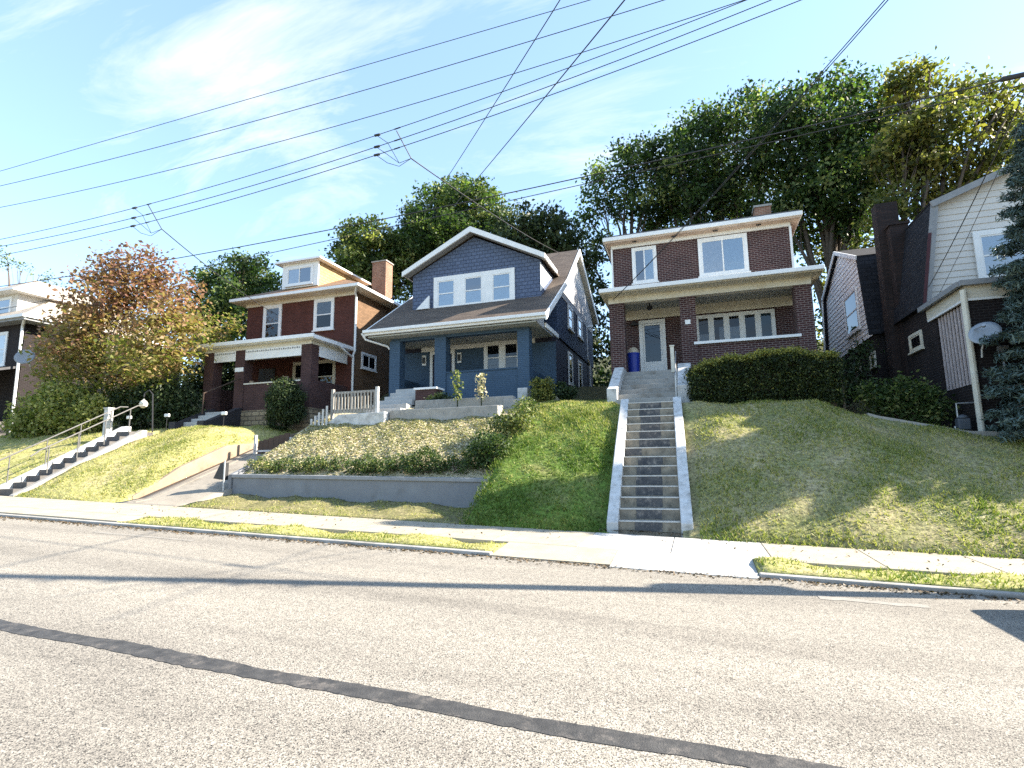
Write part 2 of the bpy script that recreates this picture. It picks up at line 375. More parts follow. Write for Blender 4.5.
# ------------------------------------------------------------------ ground and street
def base(X): return SL*X
def sstep(a, b, x):
    t = np.clip((np.asarray(x, float)-a)/(b-a), 0, 1); return t
def zstep(Y): return np.interp(Y, [11.2, 11.7, 16.3, 17.2, 19, 30], [.1, .19, 3.3, 3.35, 3.6, 4])
def TE(X, Y):
    ce = np.interp(X, [-2, 3.2, 4.5, 6.4, 9, 30], [3.3, 3.1, 2.62, 2.16, 2.05, 1.4])
    s = sstep(11.2, 16.3, Y); f = s*1.18 - .18*s*s
    z = (base(X)+.13)*(1-f) + ce*f + np.clip(Y-16.3, 0, 20)*.03
    w = np.clip((.55-X)/.7, 0, 1); return z*(1-w)+np.minimum(z, zstep(Y))*w
def TD(X, Y):
    s = sstep(11.2, 16.8, Y); f = s*1.15 - .15*s*s
    z = (base(X)+.13)*(1-f) + 3.42*f + np.clip(Y-16.8, 0, 6)*.12
    w = np.clip((X+2.7)/.7, 0, 1); return z*(1-w)+np.minimum(z, zstep(Y))*w
def TC(X, Y):
    return np.interp(Y, [13.1, 13.3, 14.2, 16.6, 17.6, 19.9, 40], [1.2, 1.27, 1.95, 3.12, 3.55, 4.1, 4.4]) + (X+9)*-.012
def TS(X, Y):
    return base(X) + np.interp(Y, [11.2, 12.2, 13.0, 14], [.13, .2, .36, .4])
def TV(X, Y):
    return np.interp(Y, [11.2, 12.0, 17, 22, 40], [.56, .62, 2.4, 2.7, 3.0]) + (X+14)*-.033
def zdw(Y): return np.interp(Y, [11.25, 12, 12.6, 13.4, 15.2, 17, 19, 30], [.6, .8, 1.12, 1.6, 2.33, 2.5, 3.0, 3.3])
def TB(X, Y):
    s = sstep(11.25, 16.2, Y); f = s*1.16 - .16*s*s
    z = (base(X)+.1)*(1-f) + 3.1*f + np.clip(Y-16.2, 0, 12)*.07
    w = np.clip((X+17.3)/1.5, 0, 1)**1.6; return z*(1-w)+np.minimum(z, zdw(Y)-.04)*w
def TA(X, Y):
    s = sstep(11.3, 17, Y); f = s*1.1 - .1*s*s
    return (base(X)+.1)*(1-f) + 3.15*f + np.clip(Y-17, 0, 12)*.09
def lump(X, Y): return .035*np.sin(X*2.1+Y*1.3)+.025*np.sin(X*4.3-Y*3.1+1)+.015*np.sin(X*9.1+Y*7.7)
def patch(name, T, x0, x1, y0, y1, mat, st=.2, bumpy=True, kind='structure', skirt=.8):
    xs = np.linspace(x0, x1, max(2, int((x1-x0)/st)+1)); ys = np.linspace(y0, y1, max(2, int((y1-y0)/st)+1))
    X, Y = np.meshgrid(xs, ys, indexing='ij'); Z = T(X, Y)
    if bumpy: Z = Z + lump(X, Y)*np.clip((Y-y0)*2, 0, 1)
    nx, ny = X.shape
    m = MB(); m.v = list(map(tuple, np.stack([X, Y, Z], -1).reshape(-1, 3)))
    m.f = [(i*ny+j, (i+1)*ny+j, (i+1)*ny+j+1, i*ny+j+1) for i in range(nx-1) for j in range(ny-1)]
    ring = [i*ny for i in range(nx)] + [(nx-1)*ny+j for j in range(1, ny)] + [i*ny+ny-1 for i in range(nx-2, -1, -1)] + [j for j in range(ny-2, 0, -1)]
    b = len(m.v)
    for q in ring: x, y, z = m.v[q]; m.v.append((x, y, z-skirt))
    k = len(ring)
    m.f += [(ring[i], b+i, b+(i+1) % k, ring[(i+1) % k]) for i in range(k)]
    m.m = [0]*len(m.f)
    return tag(m.build(name, mat, loc=((x0+x1)/2, y0, float(T(np.array((x0+x1)/2), np.array(y0)))), smooth=True, recalc=False), kind=kind)
def sheet(name, x0, x1, y0, y1, off, mat, t=.3, off2=None, bevel=0):
    o2 = off if off2 is None else off2
    m = MB()
    vs = [(x, y, base(x)+(off if y == y0 else o2)-d) for x in (x0, x1) for y in (y0, y1) for d in (t, 0)]
    m.add(vs, [(0, 1, 3, 2), (4, 6, 7, 5), (0, 4, 5, 1), (2, 3, 7, 6), (0, 2, 6, 4), (1, 5, 7, 3)])
    return tag(m.build(name, mat, bevel=bevel), kind='structure')
KY = 8.55
sheet('road', -90, 60, -4, KY, 0, M['road'])
# far ground, one sheet to the horizon
m = MB(); m.add([(x, y, base(x)*.999-.45) for x in (-400, 300) for y in (-300, 14)], [(0, 2, 3, 1)])
m.add([(-400, 14, base(-400)*.999-.45), (300, 14, base(300)*.999-.45), (300, 34, base(300)*.3+2.2), (-400, 34, base(-400)*.3+2.2), (300, 60, 9), (-400, 60, 9), (300, 600, 30), (-400, 600, 30)], [(0, 1, 2, 3), (3, 2, 4, 5), (5, 4, 6, 7)])
tag(m.build('ground', M['earth'], loc=(0, 0, -.45), recalc=False), kind='structure')
# near pavement behind the camera
sheet('pavement', -90, 60, -7, -4.02, .1, M['walk'])
# tar seams and worn paint
def ribbon(name, x0, x1, yc, w, off, mat, jit=.02, st=.12, drift=0):
    xs = np.arange(x0, x1, st); m = MB(); n = len(xs)
    sm = np.clip(np.convolve(RNG.normal(size=n+16), np.hanning(17)/8, 'valid')*.25, -.2, .25)
    wob = np.clip(np.cumsum(RNG.normal(size=n))*.002, -.05, .05)
    for i, x in enumerate(xs):
        y = yc + wob[i] + .02*math.sin(x*.9)+.012*math.sin(x*2.7+1) + drift*(x-x0)
        ww = w/2*(1+sm[i])
        m.v.append((x, y-ww-RNG.uniform(0, jit), base(x)+off)); m.v.append((x, y+ww+RNG.uniform(0, jit), base(x)+off))
    m.f = [(2*i, 2*i+2, 2*i+3, 2*i+1) for i in range(n-1)]; m.m = [0]*(n-1)
    return tag(m.build(name, mat, recalc=False), kind='structure')
ribbon('tar_seam', -40, 25, 3.475, .165, .004, M['tar'], .018, .06)
ribbon('road_marking', 1.3, 2.5, 7.62, .1, .004, M['mark'], .06, .08)
ribbon('road_marking', -11.2, -8.6, 7.75, .05, .004, M['mark'], .05, .08)
# kerb: low worn stones
sheet('kerb', -90, -3.25, KY, KY+.14, .055, M['conc'], .3, bevel=.02)
sheet('kerb', .75, 60, KY, KY+.14, .055, M['conc'], .3, bevel=.02)
# planting strips and sidewalk slabs
def TP(X, Y): return base(X)+.062+.02*np.clip((Y-8.7)*3, 0, 1)
patch('planting_strip', TP, -11.9, -3.25, KY+.16, 9.47, M['lawndry'])
patch('planting_strip', TP, .75, 40, KY+.16, 9.55, M['lawndry'])
sheet('driveway_apron', -90, -11.9, KY+.16, 9.47, .08, M['walk'], .3, .1)
m = MB()
def slab(x0, x1, y0, y1, o0, o1, mat):
    return sheet('sidewalk', x0+.006, x1-.006, y0, y1, o0, mat, .3, o1, bevel=.012)
x = -40.0
while x < 30:
    w = 1.52
    mm = M['walknew'] if -1.35 < x+w/2 < .75 else M['walk']
    slab(x, x+w, 9.48, 11.24, .105, .125, mm); x += w
sheet('sidewalk', -90, -40, 9.48, 11.24, .105, M['walk'], .3, .125)
sheet('driveway_apron', -3.24, -1.32, KY, 9.47, .02, M['walk'], .3, .1)
sheet('driveway_apron', -1.31, .74, KY-.12, 9.47, .012, M['walknew'], .3, .1)
# lawns, yard, drive
patch('lawn', TE, -.32, 9, 11.25, 32, M['lawn']); patch('lawn', TE, 9, 45, 11.25, 32, M['lawn'], 1)
patch('lawn', TD, -4.84, -1.78, 11.25, 32, M['lawngreen'])
patch('lawn', TB, -19.86, -15.72, 11.25, 30, M['lawndry'])
patch('lawn', TA, -80, -20.98, 11.25, 32, M['lawndry'], .5)
patch('yard_bank', TC, -13.12, -4.83, 13.24, 32, M['soil'])
M['vergedry'] = groundmat('verge_turf', [(.3, (.27, .225, .12)), (.5, (.16, .15, .065)), (.7, (.25, .205, .12))], fine=13, finemul=(.4, 1.4))
patch('verge', TS, -13.2, -4.8, 11.25, 13.1, M['vergedry'])
patch('driveway', TV, -15.7, -13.14, 11.25, 32, M['drive'], .4, False)
patch('subsoil', lambda X, Y: base(X)+np.clip(Y-11.3, 0, 8)*.3-.3, -2, 0, 11.25, 30, M['soil'], .5, False, skirt=.2)
patch('subsoil', lambda X, Y: base(X)+np.clip(Y-11.3, 0, 8)*.3-.3, -21.1, -19.7, 11.25, 30, M['soil'], .5, False, skirt=.2)

# grass blades
def blades(T, x0, x1, y0, y1, n, h, w, seed, tb, lim=None):
    g = np.random.default_rng(seed)
    X = g.uniform(x0, x1, n); Y = g.uniform(y0, y1, n)
    k = .5+.25*np.sin(X*1.3+Y*.9+seed)+.25*np.sin(X*2.9-Y*2.1)+.2*np.sin(X*.6+Y*3.3+2)
    c = np.sin(X*23+3*np.sin(Y*17))*np.sin(Y*29+2*np.sin(X*13))
    keep = (g.uniform(size=n) < .45+.6*np.clip(k, 0, 1)) & (g.uniform(size=n) < .6+.5*c)
    if lim is not None: keep &= lim(X, Y)
    X, Y, k = X[keep], Y[keep], k[keep]; n = len(X)
    Z = T(X, Y)+lump(X, Y)*np.clip((Y-y0)*2, 0, 1)-.012
    th = g.uniform(0, 6.283, n); hh = h*g.uniform(.5, 1.4, n)*(.7+.5*np.clip(k, 0, 1)); ww = w*g.uniform(.6, 1.3, n)
    dx, dy = np.cos(th)*ww, np.sin(th)*ww; lx, ly = g.normal(size=n)*hh*.55, g.normal(size=n)*hh*.55
    V = np.stack([np.stack([X-dx, Y-dy, Z], 1), np.stack([X+dx, Y+dy, Z], 1), np.stack([X+lx, Y+ly, Z+hh], 1)], 1).reshape(-1, 3)
    return V, np.clip(tb + (.48*np.clip((Y-13.8+.35*(X+3.5))/2, 0, 1) if T is TD else 0) - (k-.5)*.35 + g.normal(size=n)*.2, 0, 1)  # upper bank blades tinted yellower to imitate sun falling there
def grass(specs, label):
    Vs, Ts = zip(*[blades(*s) for s in specs]); V = np.concatenate(Vs); t = np.concatenate(Ts)
    o = fromarrays('grass', V, np.arange(len(V), dtype=np.int32), 3, t, M['grass'], loc=(0, 11, 0))
    tag(o, label, 'grass', kind='stuff')
grass([(TE, 0, 9, 11.2, 17.3, 100000, .06, .014, 3, .62)], 'patchy half dry lawn grass on the bank right of the steps')
grass([(TD, -5.0, -1.95, 11.2, 19, 62000, .07, .014, 4, .12)], 'green lawn grass on the bank left of the concrete steps')
grass([(TB, -19.8, -15.75, 11.25, 18.9, 40000, .06, .014, 5, .62)], 'pale dry lawn grass in front of the red brick house')
grass([(TA, -40, -21.0, 11.25, 18.9, 42000, .06, .016, 6, .6)], 'pale dry lawn grass left of the long stairs')
grass([(TP, -11.9, -3.25, 8.7, 9.48, 7500, .05, .012, 7, .62), (TP, .75, 12, 8.7, 9.56, 9500, .06, .012, 8, .5)], 'rough grass of the planting strips along the kerb')
grass([(TS, -13.1, -5.0, 11.22, 13.05, 13000, .04, .012, 9, .6), (TE, 0, 9, 11.12, 11.5, 2500, .08, .012, 10, .4), (TD, -5, -1.95, 11.12, 11.5, 900, .08, .012, 12, .3)], 'rough dry grass edging the sidewalk below the grey wall')
g = np.random.default_rng(5); n = 15000
X = g.uniform(-13.05, -4.9, n); Y = 13.3+g.uniform(0, 1, n)**.8*3.4
leafcards('leaf_litter', np.stack([X, Y, TC(X, Y)+lump(X, Y)+.02], 1), .042, g.uniform(0, 1, n), M['litter'], loc=(-9, 13.3, 1.3), flat=1.2).name
tag(bpy.data.objects['leaf_litter'], 'dry tan leaf litter and ground cover on the bank below the blue house', 'leaves', kind='stuff')

n = 2600; g = np.random.default_rng(15); X = g.uniform(-16, 9, n); Y = KY-.015-np.abs(g.normal(size=n))*.13
X2 = g.uniform(-14, 7, 300); Y2 = g.uniform(9.5, 11.3, 300); X3 = g.uniform(-2.0, .1, 260); Y3 = 11.7-np.abs(g.normal(size=260))*.16
XX = np.concatenate([X, X2, X3]); YY = np.concatenate([Y, Y2, Y3]); off = np.concatenate([np.full(n, .008), np.full(300, .13), np.full(260, .15)])
tag(leafcards('leaf_debris', np.stack([XX, YY, base(XX)+off], 1), .028, g.uniform(.3, 1, len(XX)), M['debris'], loc=(-3, 9, 0), flat=1.5), 'small brown leaves and grit scattered along the kerb and sidewalk', 'leaves', kind='stuff')

# ------------------------------------------------------------------ windows and doors
FRONT = lambda Y: (Vector((0, Y, 0)), Vector((1, 0, 0)), Vector((0, -1, 0)))
RIGHT = lambda X: (Vector((X, 0, 0)), Vector((0, 1, 0)), Vector((1, 0, 0)))
LEFT = lambda X: (Vector((X, 0, 0)), Vector((0, 1, 0)), Vector((-1, 0, 0)))
def window(parent, fr, u0, u1, z0, z1, casing=.1, n=1, kind='hung', trim='white', cur=None, curm='curtain', glass='glass', sill=True, mull=None, name='window'):
    """casing, sashes and rails in one mesh; pane, curtain and dark room behind it as sub-parts"""
    mull = mull or casing*.9
    m = MB()
    m.obox(fr, u0, u0+casing, z0, z1, 0, .055); m.obox(fr, u1-casing, u1, z0, z1, 0, .055)
    m.obox(fr, u0+casing, u1-casing, z1-casing, z1, 0, .053)
    m.obox(fr, u0+casing, u1-casing, z0, z0+casing*.7, 0, .053)
    if sill: m.obox(fr, u0-.05, u1+.05, z0-.06, z0-.001, 0, .1)
    iu0, iu1, iz0, iz1 = u0+casing, u1-casing, z0+casing*.7, z1-casing
    w = (iu1-iu0-(n-1)*mull)/n
    sw = min(.045, w*.09)
    cells = []
    for i in range(n):
        a = iu0+i*(w+mull); b = a+w; cells.append((a, b))
        if i < n-1: m.obox(fr, b, b+mull, iz0, iz1, 0, .05)
        m.obox(fr, a, a+sw, iz0, iz1, .006, .038); m.obox(fr, b-sw, b, iz0, iz1, .006, .038)
        m.obox(fr, a+sw, b-sw, iz1-sw, iz1, .006, .037); m.obox(fr, a+sw, b-sw, iz0, iz0+sw, .006, .037)
        if kind == 'hung': zm = (iz0+iz1)/2; m.obox(fr, a+sw, b-sw, zm-.025, zm+.025, .006, .042)
        if kind == 'slide': um = (a+b)/2; m.obox(fr, um-.025, um+.025, iz0+sw, iz1-sw, .006, .042)
    wo = m.build(name, M[trim], parent)
    p = MB()
    o, u, nn = fr
    for a, b in cells:
        q = [o+u*a+nn*.024+Vector((0, 0, iz0)), o+u*b+nn*.024+Vector((0, 0, iz0)), o+u*b+nn*.024+Vector((0, 0, iz1)), o+u*a+nn*.024+Vector((0, 0, iz1))]
        p.add(q, [(0, 1, 2, 3) if u.cross(Vector((0, 0, 1))).dot(nn) > 0 else (3, 2, 1, 0)])
    p.build('pane', M[glass], wo, recalc=False)
    d = MB()
    for a, b in cells: d.obox(fr, a, b, iz0, iz1, 0, .004)
    d.build('room_shade', M['dark'], wo)
    if cur:
        for i, f0, f1, g0, g1 in cur:
            c = MB(); a, b = cells[i]; k = 10
            ua, ub, za, zb = a+(b-a)*f0, a+(b-a)*f1, iz0+(iz1-iz0)*g0, iz0+(iz1-iz0)*g1
            for j in range(k):
                s0, s1 = ua+(ub-ua)*j/k, ua+(ub-ua)*(j+1)/k; d0, d1 = (.008, .016) if j % 2 else (.016, .008)
                c.add([o+u*s0+nn*d0+Vector((0, 0, za)), o+u*s1+nn*d1+Vector((0, 0, za)), o+u*s1+nn*d1+Vector((0, 0, zb)), o+u*s0+nn*d0+Vector((0, 0, zb))], [(0, 1, 2, 3)])
            c.build('curtain', M[curm], wo)
    return wo
def part(name, mat, parent, *boxes, bevel=0):
    if name == 'porch_wall' and len(boxes) > 1:
        return [part(name, mat, parent, b, bevel=bevel) for b in boxes][0]
    m = MB()
    for b in boxes: m.box(*b)
    return m.build(name, mat, parent, bevel=bevel)
def laps(mb, fr, zs, lo, hi, course=.115, lip=.018, m=0):
    """lapped boards between lo(z) and hi(z) on a facade frame"""
    o, u, n = fr
    z = zs[0]
    while z < zs[1]-.01:
        zt = min(z+course, zs[1])
        a0, b0, a1, b1 = lo(z), hi(z), lo(zt), hi(zt)
        P = lambda uu, zz, nn: o+u*uu+n*nn+Vector((0, 0, zz))
        mb.add([P(a0, z, 0), P(b0, z, 0), P(b0, z, lip), P(a0, z, lip), P(b1, zt, .002), P(a1, zt, .002)], [(0, 1, 2, 3), (3, 2, 4, 5)], m)
        z = zt

# ================================================================== brown brick house above the long steps
h = thing('brick_house', (.55, 22, 3.3), 'dark brown brick house with flat white cornice and wide porch above the straight concrete steps', 'house')
part('wall', M['brick3'], h, (-2.8, 3.85, 22, 31, 2.6, 10.55))
m = MB(); m.box(-3.13, 4.27, 21.5, 31.4, 10.56, 10.72, 0)
m.box(-3.05, 4.19, 21.58, 31.3, 10.722, 10.8, 1)
rf = m.build('roof', [M['white'], M['greyroof']], h, bevel=.012)
part('soffit', M['peach'], rf, (-3.05, 4.2, 21.57, 31.3, 10.5, 10.558))
m = MB(); m.box(-2.86, 3.91, 21.93, 22.0, 10.36, 10.498); m.build('frieze', M['white'], rf)
m = MB(); pass
for i in range(4): part('soffit_vent', M['black'], rf, (-1.95+i*1.55, -1.78+i*1.55, 21.7, 21.8, 10.47, 10.499))
part('corner_trim', M['white'], h, (3.851, 3.93, 21.93, 22.1, 7.9, 10.35)); part('corner_trim', M['white'], h, (-2.87, -2.801, 21.95, 22.1, 7.9, 10.35))
ch = part('chimney', M['chim'], h, (3.35, 4.05, 27, 27.7, 10.7, 13.5)); part('chimney_cap', M['conc'], ch, (3.3, 4.1, 26.95, 27.75, 13.501, 13.6))
window(h, FRONT(22), -2.02, -1.04, 8.78, 10.3, .1, 1, 'slide', cur=[(0, .52, 1, 0, 1)], curm='pane_sheet')  # right half coloured as sky mirrored in the glass
w = window(h, FRONT(22), .56, 2.37, 8.76, 10.32, .12, 1, 'slide', cur=[(0, 0, .49, 0, 1)], curm='curtain')
m = MB(); m.obox(FRONT(22), 1.5, 2.23, 8.86, 10.19, .008, .014); m.build('pane_sheet', M['pane_sheet'], w)  # sky reflection painted as a pale blue sheet behind the right half
pr = part('porch_roof', M['cream'], h, (-3.0, 4.3, 19.4, 21.99, 7.68, 7.83), bevel=.015)
part('gutter', M['white'], pr, (-3.02, 4.32, 19.28, 19.399, 7.7, 7.85), bevel=.02)
part('porch_beam', M['cream'], pr, (-2.78, 4.03, 19.98, 20.3, 7.45, 7.679), (-2.78, -2.5, 20.301, 21.99, 7.45, 7.679), (3.75, 4.03, 20.301, 21.99, 7.45, 7.679))
part('porch_ceiling', M['greyceil'], pr, (-2.499, 3.749, 20.301, 21.98, 7.63, 7.675))
part('back_frieze', M['cream'], pr, (-2.5, 3.749, 21.93, 21.995, 7.26, 7.629))
for a, b in ((-2.77, -2.22), (-.24, .3), (3.5, 4.03)):
    part('pillar', M['brick3'], h, (a, b, 20.0, 20.5, 3.0, 7.449))
part('porch_wall', M['brick3'], h, (.301, 3.499, 20.06, 20.3, 3.0, 5.66), (-2.77, 4.03, 20.501, 21.99, 2.6, 4.6))
part('sill', M['white'], h, (.18, 3.6, 19.96, 20.36, 5.662, 5.76), bevel=.01)
part('porch_floor', M['conc'], h, (-2.76, 4.0, 20.51, 21.99, 4.602, 4.72), (-2.2, -.25, 19.95, 20.508, 4.5, 4.72))
d = MB(); fr = FRONT(22)
d.obox(fr, -1.87, -1.74, 4.73, 7.2, 0, .08); d.obox(fr, -.98, -.85, 4.73, 7.2, 0, .08); d.obox(fr, -1.739, -.981, 7.06, 7.2, 0, .078)
d.obox(fr, -1.739, -.981, 4.73, 5.5, .01, .05); d.obox(fr, -1.739, -1.66, 5.501, 7.05, .01, .05); d.obox(fr, -1.06, -.981, 5.501, 7.05, .01, .05); d.obox(fr, -1.659, -1.061, 6.98, 7.05, .01, .049)
do = d.build('door', M['white'], h)
d = MB(); d.obox(fr, -1.659, -1.061, 5.501, 6.979, .025, .03); d.build('pane', M['glassd'], do)
d = MB(); d.obox(fr, -1.73, -.99, 4.74, 7.04, .001, .008); d.build('door_leaf', M['teal'], do)
d = MB(); d.obox(fr, -1.04, -1.0, 5.75, 5.95, .051, .085); d.build('handle', M['metal'], do)
w = window(h, FRONT(22), .27, 3.12, 5.9, 7.2, .1, 5, 'fixed', 'white', cur=[(0, 0, 1, 0, .42), (1, .5, 1, 0, .62), (2, 0, 1, 0, .6)], mull=.13, glass='glassd')
c = MB(); c.obox(fr, 2.62, 3.0, 6.02, 7.05, .012, .016); c.build('pane_sheet', M['teal'], w)
m = MB(); m.lathe((-1.35, 21.0, 7.35), [(.02, .28), (.02, .16), (.1, .15), (.12, .05), (.05, 0)], 12); m.build('porch_lamp', M['black'], h)
m = MB(); m.box(-2.18, -1.9, 21.8, 21.99, 7.02, 7.1); m.box(-2.1, -1.98, 21.75, 21.95, 7.1, 7.16); m.build('wall_bracket', M['black'], h)
part('number_plate', M['white'], h, (-.08, .1, 19.975, 19.999, 6.42, 6.58))
# bin and bag
b = thing('rubbish_bin', (-2.02, 20.75, 4.72), 'blue plastic bin beside the white porch door at the top of the steps', 'bin')
m = MB(); m.lathe((-2.02, 20.75, 4.722), [(.2, 0), (.205, .06), (.235, .85), (.25, .9), (.25, .93), (.22, .93), (.2, .7)], 20); m.build('body', M['bluepl'], b, smooth=False)
m = MB(); m.lathe((-2.02, 20.75, 5.645), [(.23, 0), (.2, .1), (.14, .2), (.05, .25)], 12); bg = m.build('paper_bag', M['bag'], loc=(-2.02, 20.75, 5.645)); tag(bg, 'crumpled tan bag lying on top of the blue bin', 'bag')

# ------------------------------------------------------------------ steps to the brown house
st = thing('front_steps', (-.98, 11.75, .15), 'straight flight of worn concrete steps with dark painted risers and whitewashed side kerbs', 'steps')
N1 = 14; z0, z1 = .16, 3.27; dz = (z1-z0)/N1; dy = 4.55/N1
m = MB(); p = MB(); e = MB()
for i in range(N1):
    y = 11.75+i*dy; z = z0+i*dz
    m.box(-1.6, -.36, y, y+dy if i < N1-1 else y+1.0, -.4 if i == 0 else z-.5, z+dz)
    e.box(-1.6+.004, -.36-.004, y-.014, y+.05, z+dz-.022, z+dz+.004)
    wl, wr = -1.6+.34+random.uniform(-.03, .03), -.36-.34+random.uniform(-.03, .03)
    if i == 8: wr = -.5
    p = MB()
    if i != 7: p.box(wl, wr, y-.006, y+.01, z+.012, z+dz-.024)
    else: p.box(wl-.3, wl+.1, y-.006, y+.01, z+.03, z+dz-.03)
    p.build('riser_paint', M['riserpaint'], st)
m.build('treads', M['tread'], st); e.build('nosing', M['nosing'], st)
for a, b_ in ((-1.835, -1.602), (-.358, -.125)):
    m = MB(); pts = [(a, 11.62, -.3), (a, 11.62, z0+.2), (a, 14.05, z0+.2+2.43*dz/dy), (a, 16.35, z1+.17), (a, 16.35, -.3)]
    m.prism(pts, (b_-a, 0, 0)); m.build('side_kerb', M['oldwhite'], st, bevel=.018)
st.rotation_euler.z = R(2.2)
s2 = thing('porch_steps', (-1.3, 16.55, 3.2), 'upper flight of plain grey steps between white cheek walls below the porch door', 'steps')
N2 = 7; dz2 = (4.7-3.27)/N2; m = MB()
for i in range(N2):
    y = 16.7+(.0 if i == 0 else .12)+i*.40; z = 3.27+i*dz2
    m.box(-2.2, -.4, y, 19.94, z-.6 if i else 2.5, z+dz2-(0 if i < N2-1 else .0))
m.build('treads', M['conc'], s2, bevel=.012)
for a, b_, k in ((-2.52, -2.201, 0), (-.399, .02, 1)):
    m = MB(); pts = [(a, 16.95, 2.5), (a, 16.95, 3.85), (a, 17.3, 3.95), (a, 19.0, 4.85), (a, 19.94, 4.86), (a, 19.94, 2.5)]
    m.prism(pts, (b_-a, 0, 0)); m.build('cheek_wall', M['oldwhite'], s2, bevel=.02)
m = MB(); m.box(-.62, -.5, 19.2, 19.32, 4.6, 5.5); m.box(-.64, -.48, 19.18, 19.34, 5.5, 5.54); tag(m.build('newel_post', M['cream']), 'short cream post standing at the right end of the top porch step', 'post')
m = MB(); m.tube([(-.44, 16.75, 3.3), (-.44, 16.75, 4.1), (-.44, 19.1, 5.3)], .018, 6); m.tube([(-.44, 17.9, 3.7), (-.44, 17.9, 4.68)], .016, 6)
tag(m.build('handrail', M['metal']), 'thin metal handrail along the right side of the upper grey steps', 'handrail')

# ================================================================== blue house
h = thing('blue_house', (-9.1, 22.3, 3.5), 'slate blue bungalow with a brown shingle roof and a white trimmed front gable dormer', 'house')
X0, X1 = -12.9, -5.4
part('lower_wall', M['navy'], h, (X0, X1, 22.3, 31.2, 2.4, 7.0))
m = MB(); prof = [(22.24, 7.0), (22.3, 7.3), (22.3, 8.95), (23.5, 9.7), (26.64, 12.28), (31.2, 9.95), (31.2, 7.3), (31.26, 7.0)]
m.prism([(X0-.06, y, z) for y, z in prof], (X1-X0+.12, 0, 0)); m.build('upper_wall', M['navyshing'], h)
m = MB(); m.prism([(X1+.0605, y, z) for y, z in ((22.45, 9.0), (23.5, 9.68), (26.64, 12.26), (31.2, 9.93), (31.2, 9.0))], (.02, 0, 0)); m.build('gable_shingles', M['palegable'], h)
m = MB()
def roofslab(mb, pl, xa, xb, t=.14, mm=0):
    for (ya, za), (yb, zb) in zip(pl[:-1], pl[1:]):
        mb.prism([(xa, ya, za), (xb, ya, za), (xb, yb, zb), (xa, yb, zb)], (0, 0, -t), mm)
roofslab(m, [(19.5, 7.25), (23.5, 9.87), (26.64, 12.47), (31.77, 9.87)], -12.98, -5.1)
rf = m.build('roof', M['roof2'], h)
for xx in (-5.1, -13.04):
    m = MB(); roofslab(m, [(19.42, 7.21), (23.5, 9.89), (26.64, 12.49), (31.85, 9.85)], xx, xx+.06, .27); m.build('rake_board', M['white'], rf)
for xa, xb in ((-5.34, -5.105), (-12.98, -12.96)):
    m = MB(); roofslab(m, [(22.4, 8.98), (23.5, 9.7), (26.64, 12.29), (31.7, 9.72)], xa, xb, .03); m.build('rake_soffit', M['cream'], rf)
m = MB(); m.box(-12.98, -5.1, 19.4, 19.52, 7.0, 7.16); m.box(-13.04, -5.04, 19.29, 19.399, 7.09, 7.22); m.build('gutter', M['white'], rf, bevel=.02)
m = MB(); m.tube([(-13.1, 19.35, 7.1), (-13.0, 19.5, 6.85), (-12.3, 20.1, 6.62), (-12.22, 20.15, 6.5)], .045, 8); m.build('downspout', M['white'], rf)
m = MB(); m.tube([(-5.3, 31.0, 9.5), (-5.34, 29.3, 9.0), (-5.33, 29.3, 7.2), (-5.3, 29.8, 6.9), (-5.33, 29.9, 4)], .05, 8); m.build('downspout', M['white'], rf)
m = MB(); m.box(-12.9, -5.5, 19.53, 22.29, 6.93, 6.98); m.build('porch_ceiling', M['greyceil'], h)
part('porch_beam', M['bluebrick'], h, (-12.14, -5.96, 20.12, 20.42, 6.8, 6.928))
part('inner_frieze', M['white'], h, (-11.79, -6.31, 22.22, 22.299, 6.72, 6.928))
# front wall behind the porch and the strip right of it
part('front_wall', M['bluebrick'], h, (X0, X1+.001, 22.2, 22.299, 2.5, 6.719))
part('porch_floor', M['conc'], h, (-12.1, -5.98, 20.5, 22.19, 4.45, 4.62))
for a, b_ in ((-12.16, -11.66), (-10.03, -9.52), (-6.42, -5.94)):
    part('pillar', M['bluebrick'], h, (a, b_, 20.05, 20.5, 3.4, 6.8 if a > -12 else 6.8))
pw = part('porch_wall', M['bluebrick'], h, (-9.519, -6.421, 20.1, 20.35, 3.4, 5.27), (-12.1, -11.9, 20.501, 22.19, 3.4, 5.27), (-6.2, -5.96, 20.501, 22.19, 3.4, 5.27))
part('wall_cap', M['bluebrick'], pw, (-9.519, -6.421, 20.06, 20.39, 5.271, 5.33))
m = MB(); m.prism([(-5.94, 20.06, 6.98), (-5.94, 22.2, 6.98), (-5.94, 22.2, 8.6)], (.06, 0, 0)); m.build('porch_gable', M['white'], h)
m = MB(); m.prism([(-5.3, 20.1, 7.0), (-5.3, 22.2, 7.0), (-5.3, 22.2, 6.82), (-5.3, 20.1, 6.82)], (.06, 0, 0)); m.build('bracket_beam', M['white'], h)
fr = FRONT(22.2)
window(h, fr, -8.66, -6.95, 5.5, 7.02-.1, .13, 2, 'hung', 'white', cur=[(0, 0, 1, 0, .45), (1, 0, 1, 0, .45)], glass='glassd', mull=.22)
d = MB(); d.obox(fr, -11.3, -11.17, 4.62, 7.0-.29, 0, .08); d.obox(fr, -10.2, -10.07, 4.62, 6.71, 0, .08); d.obox(fr, -11.169, -10.201, 6.55, 6.71, 0, .078)
do = d.build('door', M['white'], h); d = MB(); d.obox(fr, -11.169, -10.201, 4.62, 6.549, 0, .03); d.build('door_leaf', M['navy'], do)
